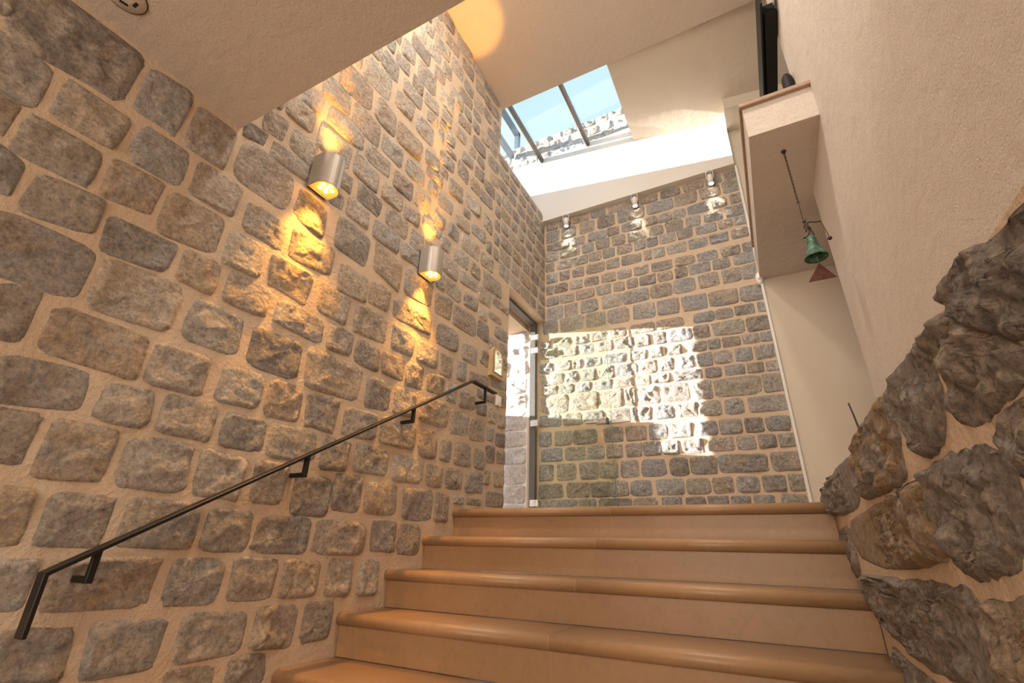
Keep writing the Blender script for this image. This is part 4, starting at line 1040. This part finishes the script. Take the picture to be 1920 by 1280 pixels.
for i, pl in enumerate(PARS):
    ol = smooth_outline(pl, 6)
    cu = sum(p[0] for p in ol) / len(ol)
    cv = sum(p[1] for p in ol) / len(ol)
    area = 0.5 * sum(ol[k][0] * ol[(k + 1) % len(ol)][1] - ol[(k + 1) % len(ol)][0] * ol[k][1] for k in range(len(ol)))
    loc = [(p[0] - cu, p[1] - cv) for p in ol]
    if area < 0:
        loc.reverse()
    loc = [(u * (1.03 + 0.06 * noise.noise(Vector((u * 40, v * 40, i)))), v * (1.06 + 0.12 * noise.noise(Vector((v * 40, u * 40, i + 7))))) for u, v in loc]
    v, f = stone_mesh('boulder', loc, 0.014, 7000 + i, 20, 0.017, 24.0, place_par, 0.012)
    me = mk_mesh('boulder', v, f, True)
    link('boulder', me, M_STONEP, par, (2.1025, cu, cv))

# ------------------------------------------------------------------ balcony slab with coping
bal = empty('balcony', (2.30, 3.2, 2.274))
tag(bal, 'small plaster balcony slab with terracotta coping above the right side', kind='structure')
o = prism('slab', [(XR, 2.43), (XW, 2.43), (XW, 2.76), (4.5, 2.9), (4.5, 4.195), (XR, 4.195)], 'z', 2.274, 2.500, M_PLASTER)
o.parent = bal
o.matrix_parent_inverse = Matrix.Translation(-Vector(bal.location))
bm = bmesh.new()
bm_box(bm, 2.083, XW, 2.405, 2.47, 2.500, 2.530)
bm_box(bm, 2.083, 2.15, 2.47, 4.0, 2.500, 2.530)
o = link('coping', bm_mesh(bm, 'coping', False, 0.006), M_COPING, bal)
o.matrix_parent_inverse = Matrix.Translation(-Vector(bal.location))

steelb = empty('steel_beam', (2.44, 3.4, 3.40))
tag(steelb, 'black steel channel beam above the balcony coping', 'beam')
pbox('web', 2.376, 2.455, 2.60, 4.19, 3.43, 3.56, M_STEELBK, steelb, 0.004)
pbox('flange', 2.352, 2.366, 2.46, 4.19, 3.40, 3.60, M_STEELBK, steelb, 0.003)
pbox('lip', 2.380, 2.455, 2.56, 4.19, 3.40, 3.432, M_STEELBK, steelb, 0.003)
pbox('end_plate', 2.352, 2.455, 2.455, 2.47, 3.44, 3.60, M_STEELBK, steelb, 0.003)

vase = lathe('vase', [(0.030, 0.0), (0.034, 0.10), (0.032, 0.25), (0.034, 0.34), (0.036, 0.40), (0.030, 0.44), (0.018, 0.465), (0.004, 0.475)], M_STEELBK, None, 24, (2.424, 2.72, 2.500))
tag(vase, 'dark slender round-topped vase on the balcony beside the plaster wall edge', 'vase')

# ------------------------------------------------------------------ handrail
hr = empty('handrail', (0.0, 1.7, 0.45))
tag(hr, 'black flat steel handrail fixed to the left stone wall', 'handrail')
bm = bmesh.new()
bm_flatbar(bm, [(0.085, 0.672, -0.232), (0.085, 0.669, -0.082), (0.085, 2.718, 1.128), (0.085, 3.045, 1.132)], (1, 0, 0), 0.042, 0.012)
o = link('rail', bm_mesh(bm, 'rail', False, 0.0015, 1), M_BLACK, hr)
o.matrix_parent_inverse = Matrix.Translation(-Vector(hr.location))
for yb, zb in ((0.776, -0.100), (1.434, 0.285), (2.105, 0.683), (2.900, 1.022)):
    zr = min(-0.082 + 0.5905 * (yb - 0.669), 1.13) - 0.004
    bm = bmesh.new()
    bm_flatbar(bm, [(0.0, yb, zb), (0.085, yb, zb), (0.085, yb, zr)], (0, 1, 0), 0.018, 0.018)
    o = link('bracket', bm_mesh(bm, 'bracket', False, 0.001, 1), M_BLACK, hr)
    o.matrix_parent_inverse = Matrix.Translation(-Vector(hr.location))

# ------------------------------------------------------------------ wall sconces


def spot(name, loc, d, energy, size, blend, color, radius):
    l = bpy.data.lights.new(name, 'SPOT')
    l.energy = energy
    l.spot_size = math.radians(size)
    l.spot_blend = blend
    l.color = color
    l.shadow_soft_size = radius
    o = bpy.data.objects.new(name, l)
    COL.objects.link(o)
    o.location = loc
    o.rotation_euler = Vector(d).to_track_quat('-Z', 'Y').to_euler()
    return o


AMBER = (1.0, 0.43, 0.055)


def sconce(y, label):
    zb, zt = 1.692, 1.888
    root = empty('wall_sconce', (0.0, y, zb))
    tag(root, label, 'wall lamp', 'aluminium up and down sconces on the stone wall')
    pts = [(0.018, -0.068), (0.070, -0.068)]
    for i in range(1, 18):
        a = math.radians(-90 + 180 * i / 18)
        pts.append((0.076 + 0.069 * math.cos(a), 0.068 * math.sin(a)))
    pts += [(0.070, 0.068), (0.018, 0.068)]
    inner = [(0.081 + (p[0] - 0.081) * 0.92, p[1] * 0.92) for p in pts]
    bm = bmesh.new()
    H = zt - zb
    ro = [[bm.verts.new((p[0], p[1], z)) for p in pts] for z in (0.0, H)]
    ri = [[bm.verts.new((p[0], p[1], z)) for p in inner] for z in (0.0, H)]
    rd = [[bm.verts.new((p[0], p[1], z)) for p in inner] for z in (0.012, H - 0.012)]
    n = len(pts)
    for k in range(n):
        j = (k + 1) % n
        bm.faces.new((ro[0][k], ro[0][j], ro[1][j], ro[1][k]))
        bm.faces.new((ro[0][j], ro[0][k], ri[0][k], ri[0][j]))
        bm.faces.new((ro[1][k], ro[1][j], ri[1][j], ri[1][k]))
        bm.faces.new((ri[0][k], rd[0][k], rd[0][j], ri[0][j]))
        bm.faces.new((ri[1][j], rd[1][j], rd[1][k], ri[1][k]))
    link('body', bm_mesh(bm, 'body'), M_ALU, root)
    for z0, z1 in ((0.012, 0.016), (H - 0.016, H - 0.012)):
        prism('diffuser', inner, 'z', z0, z1, M_LEDPL, root)
    for i in range(6):
        a = 2 * math.pi * i / 5
        px, py = (0.081, 0.0) if i == 5 else (0.081 + 0.030 * math.cos(a), 0.030 * math.sin(a))
        lathe('led', [(0.003, 0.0), (0.0105, 0.001), (0.0105, 0.004), (0.003, 0.005)], M_LED, root, 12, (px, py, 0.007))
    boxes('back_plate', [(-0.01, 0.018, -0.055, 0.055, 0.01, H - 0.01)], M_STEELBK, root)
    spot('sconce_down_light', (0.085, y, zb - 0.012), (-0.10, 0, -1), 55.0, 70.0, 0.9, AMBER, 0.02)
    spot('sconce_down_beam', (0.085, y, zb - 0.012), (-0.04, 0.0, -1), 45.0, 26.0, 0.6, AMBER, 0.02)
    spot('sconce_up_light', (0.085, y, zt + 0.012), (-0.10, 0, 1), 34.0, 60.0, 0.9, AMBER, 0.02)
    spot('sconce_up_beam', (0.085, y, zt + 0.012), (0.015, 0.02, 1), 300.0, 17.0, 0.5, AMBER, 0.02)
    return root


sconce(1.222, 'brushed aluminium sconce nearer the low ceiling, the larger in view')
sconce(2.138, 'brushed aluminium sconce higher up the stairs, nearer the opening')

# ------------------------------------------------------------------ three small spotlights under the beam
for x, lab in ((0.300, 'white wall spotlight under the beam, nearest the left wall'), (1.095, 'white wall spotlight under the beam, middle of the three'),
               (1.862, 'white wall spotlight under the beam, nearest the balcony')):
    root = empty('wall_spotlight', (x, 4.15, 3.60))
    tag(root, lab, 'spotlight', 'white spotlights under the beam')
    lathe('base', [(0.030, -0.012), (0.034, -0.008), (0.034, 0.0)], M_WPLASTIC, root, 20)
    for sx in (-0.036, 0.030):
        boxes('yoke_arm', [(sx, sx + 0.006, -0.014, 0.014, -0.095, -0.005)], M_WPLASTIC, root, 0.002)
    h = lathe('head', [(0.012, 0.040), (0.026, 0.034), (0.028, 0.0), (0.028, -0.075), (0.024, -0.075), (0.024, -0.06)], M_WPLASTIC, root, 20, (0, 0, -0.080))
    lathe('lens', [(0.004, 0.0), (0.0235, 0.0), (0.0235, 0.004), (0.004, 0.004)], M_SPOTLED, root, 20, (0, 0, -0.150))
    spot('spotlight_beam', (x, 4.15, 3.60 - 0.165), (0.0, 0.13, -1), 12.0, 56.0, 0.8, (1.0, 0.88, 0.70), 0.015)

# ------------------------------------------------------------------ wind chime bell
ch = empty('bell_chime', (2.282, 2.637, 2.274))
tag(ch, 'green patinated bronze bell chime with acrobat figure hanging from the balcony', 'bell')


def cpart(o):
    return o


lathe('ceiling_hook', [(0.012, -0.012), (0.014, -0.004), (0.014, 0.0)], M_BRONZE, ch, 12)
bm = bmesh.new()
nl = 30
for i in range(nl):
    z = -0.010 - i * (0.388 / nl)
    ring = []
    for k in range(8):
        a = 2 * math.pi * k / 8
        c, s = 0.0042 * math.cos(a), 0.0085 * math.sin(a)
        ring.append((c, 0.0, z - 0.008 + s) if i % 2 else (0.0, c, z - 0.008 + s))
    bm_tube(bm, ring, 0.0021, 5, True)
link('chain', bm_mesh(bm, 'chain', True), M_BRONZE, ch)
ring = [(0.008 * math.cos(a), 0.0, -0.402 + 0.008 * math.sin(a)) for a in [2 * math.pi * k / 12 for k in range(12)]]
tube('ring', ring, 0.0016, M_BRONZE, ch, 6, True)
tube('wire', [(0, 0, -0.410), (0, 0, -0.520)], 0.0022, M_BRONZE, ch, 6)
# acrobat: one continuous little cast figure with head, bent arm, arched body and kicked legs
bm = bmesh.new()
fg = -0.520
bmesh.ops.create_uvsphere(bm, u_segments=10, v_segments=8, radius=0.0105, matrix=Matrix.Translation((0.003, 0, fg - 0.012)))
bm_tube(bm, [(0.003, 0, fg - 0.018), (0.008, 0, fg - 0.030), (0.012, 0, fg - 0.052), (0.018, 0, fg - 0.070)], [0.005, 0.008, 0.0075, 0.009], 8)
bm_tube(bm, [(0.008, 0, fg - 0.030), (0.030, 0, fg - 0.024), (0.055, 0, fg - 0.034), (0.078, 0, fg - 0.034)], [0.0045, 0.0042, 0.0036, 0.0036], 6)
bm_tube(bm, [(0.006, 0, fg - 0.030), (-0.006, 0, fg - 0.048), (0.002, 0, fg - 0.072), (-0.002, 0, fg - 0.082)], [0.004, 0.004, 0.0036, 0.0046], 6)
bm_tube(bm, [(0.018, 0, fg - 0.068), (0.026, 0, fg - 0.090), (0.030, 0, fg - 0.112), (0.018, 0, fg - 0.116)], [0.006, 0.005, 0.0045, 0.0045], 6)
bm_tube(bm, [(0.016, 0, fg - 0.068), (0.012, 0, fg - 0.092), (-0.004, 0, fg - 0.116), (-0.022, 0, fg - 0.120)], [0.006, 0.005, 0.0045, 0.0045], 6)
link('figure', bm_mesh(bm, 'figure', True), M_BRONZE, ch)
tube('counterweight_wire', [(0.078, 0, fg - 0.034), (0.094, 0, fg - 0.145)], 0.0020, M_BRONZE, ch, 6)
bm = bmesh.new()
bmesh.ops.create_uvsphere(bm, u_segments=14, v_segments=10, radius=0.0115, matrix=Matrix.Translation((0.095, 0, fg - 0.155)))
link('counterweight', bm_mesh(bm, 'counterweight', True), M_BRONZE, ch)
bz = fg - 0.118
bell_prof = [(0.006, 0.0), (0.018, -0.003), (0.024, -0.014), (0.027, -0.050), (0.034, -0.085), (0.046, -0.118), (0.058, -0.138), (0.056, -0.142), (0.043, -0.118), (0.031, -0.085), (0.024, -0.05), (0.020, -0.016), (0.004, -0.008)]
b_ = lathe('bell', bell_prof, M_VERDI, ch, 32, (0.012, 0, bz))
tube('clapper_rod', [(0.012, 0, bz - 0.02), (0.016, 0, bz - 0.185)], 0.0035, M_VERDI, ch, 6)
zs = bz - 0.175
bm = bmesh.new()
tri = [(0.016, zs - 0.0), (0.076, zs - 0.103), (-0.052, zs - 0.103)]
bm_prism(bm, tri, 'y', -0.0015, 0.0015)
o = link('wind_sail', bm_mesh(bm, 'wind_sail'), M_COPPER, ch)
o['label'] = 'triangular reddish copper sail'

# ------------------------------------------------------------------ small fittings
# arched mirror niche on the left wall
mr = empty('arched_mirror', (0.0, 3.150, 1.30))
tag(mr, 'small arched mirror in a pale wooden case beside the opening', 'mirror')


def arch(w, h, n=14):
    pts = [(-w / 2, 0.0), (w / 2, 0.0)]
    zc = h - w / 2
    for i in range(n + 1):
        a = math.pi * i / n
        pts.append((w / 2 * math.cos(a), zc + w / 2 * math.sin(a)))
    return pts


case = prism('case', arch(0.185, 0.275), 'x', 0.0, 0.042, M_WOOD, mr)
op = []
inn = arch(0.130, 0.215)
inn = [(p[0], p[1] + 0.035) for p in inn]
prism('mirror_glass', inn, 'x', 0.030, 0.0435, M_MIRROR, mr)
rimpts = [(0.044, p[0], p[1]) for p in inn]
tube('rim', rimpts, 0.005, M_WOOD, mr, 6, True)

sw = empty('light_switch', (0.0, 3.230, 1.13))
tag(sw, 'white switch plate on the left wall below the arched mirror', 'switch')
boxes('plate', [(0.0, 0.022, -0.034, 0.034, -0.042, 0.042)], M_WPLASTIC, sw, 0.004)
boxes('rocker', [(0.022, 0.027, -0.016, 0.016, -0.022, 0.022)], M_WPLASTIC, sw, 0.002)

sn = empty('motion_sensor', (2.096, 4.18, 2.276))
tag(sn, 'white oval motion sensor at the edge of the stone back wall', 'sensor')
bm = bmesh.new()
bmesh.ops.create_uvsphere(bm, u_segments=20, v_segments=14, radius=1.0)
for v in bm.verts:
    v.co = Vector((v.co.x * 0.030, v.co.y * 0.030 - 0.012, v.co.z * 0.062))
link('housing', bm_mesh(bm, 'housing', True), M_WPLASTIC, sn)
boxes('mount', [(-0.022, 0.022, -0.01, 0.028, -0.05, 0.05)], M_WPLASTIC, sn, 0.003)
lathe('lens', [(0.002, 0.0), (0.010, 0.0), (0.010, 0.006), (0.002, 0.008)], M_CHROME, sn, 12, (0.0, -0.040, -0.02))

# ceiling speaker / recessed fitting in the low slab
dl = empty('ceiling_fitting', (0.168, 0.245, 1.726))
tag(dl, 'round recessed fitting with dark slots in the low ceiling', 'fitting')
lathe('trim_ring', [(0.02, -0.004), (0.060, -0.004), (0.063, 0.0), (0.02, 0.0)], M_CEIL, dl, 40)
lathe('rim_line', [(0.0605, -0.0030), (0.0635, -0.0030), (0.0635, 0.0), (0.0605, 0.0)], M_BRONZE, dl, 40)
for a in range(5):
    t_ = math.radians(20 + 72 * a)
    o = boxes('slot', [(-0.012, 0.012, -0.005, 0.005, -0.0055, -0.003)], M_DARK, dl, 0.0)
    o.location = (0.032 * math.cos(t_), 0.032 * math.sin(t_), 0.0)
    o.rotation_euler = (0, 0, t_ + math.pi / 2)

# thin stem standing on the parapet
st = tube('dry_stem', [(2.250, 2.597, 0.675), (2.252, 2.56, 0.60), (2.256, 2.50, 0.44), (2.258, 2.46, 0.28)], [0.0035, 0.004, 0.0045, 0.005], M_BRONZE, None, 6)
tag(st, 'thin dark dry stem standing up behind the boulder parapet', 'stem')

# unseen downlights added in the upper ceiling as fill for the stairs
for x, y, pw, lab in ((0.75, 1.25, 36.0, 'added round fill light over the stairs, unseen, left of the pair'), (1.75, 1.25, 36.0, 'added round fill light over the stairs, unseen, right of the pair')):
    zc = ceil_z(y)
    root = empty('stair_fill_light', (x, y, zc))
    tag(root, lab, 'fill light', 'added fill lamps over the stairs')
    lathe('trim_ring', [(0.075, -0.004), (0.095, -0.006), (0.100, 0.004), (0.075, 0.004)], M_WPLASTIC, root, 32)
    lathe('diffuser', [(0.004, -0.003), (0.074, -0.003), (0.074, 0.003), (0.004, 0.003)], M_SPOTLED, root, 32)
    d = bpy.data.lights.new('stair_fill_beam', 'AREA')
    d.shape = 'DISK'
    d.size = 0.30
    d.energy = pw
    d.color = (1.0, 0.90, 0.78)
    o = bpy.data.objects.new('stair_fill_beam', d)
    COL.objects.link(o)
    o.location = (x, y, zc - 0.03)
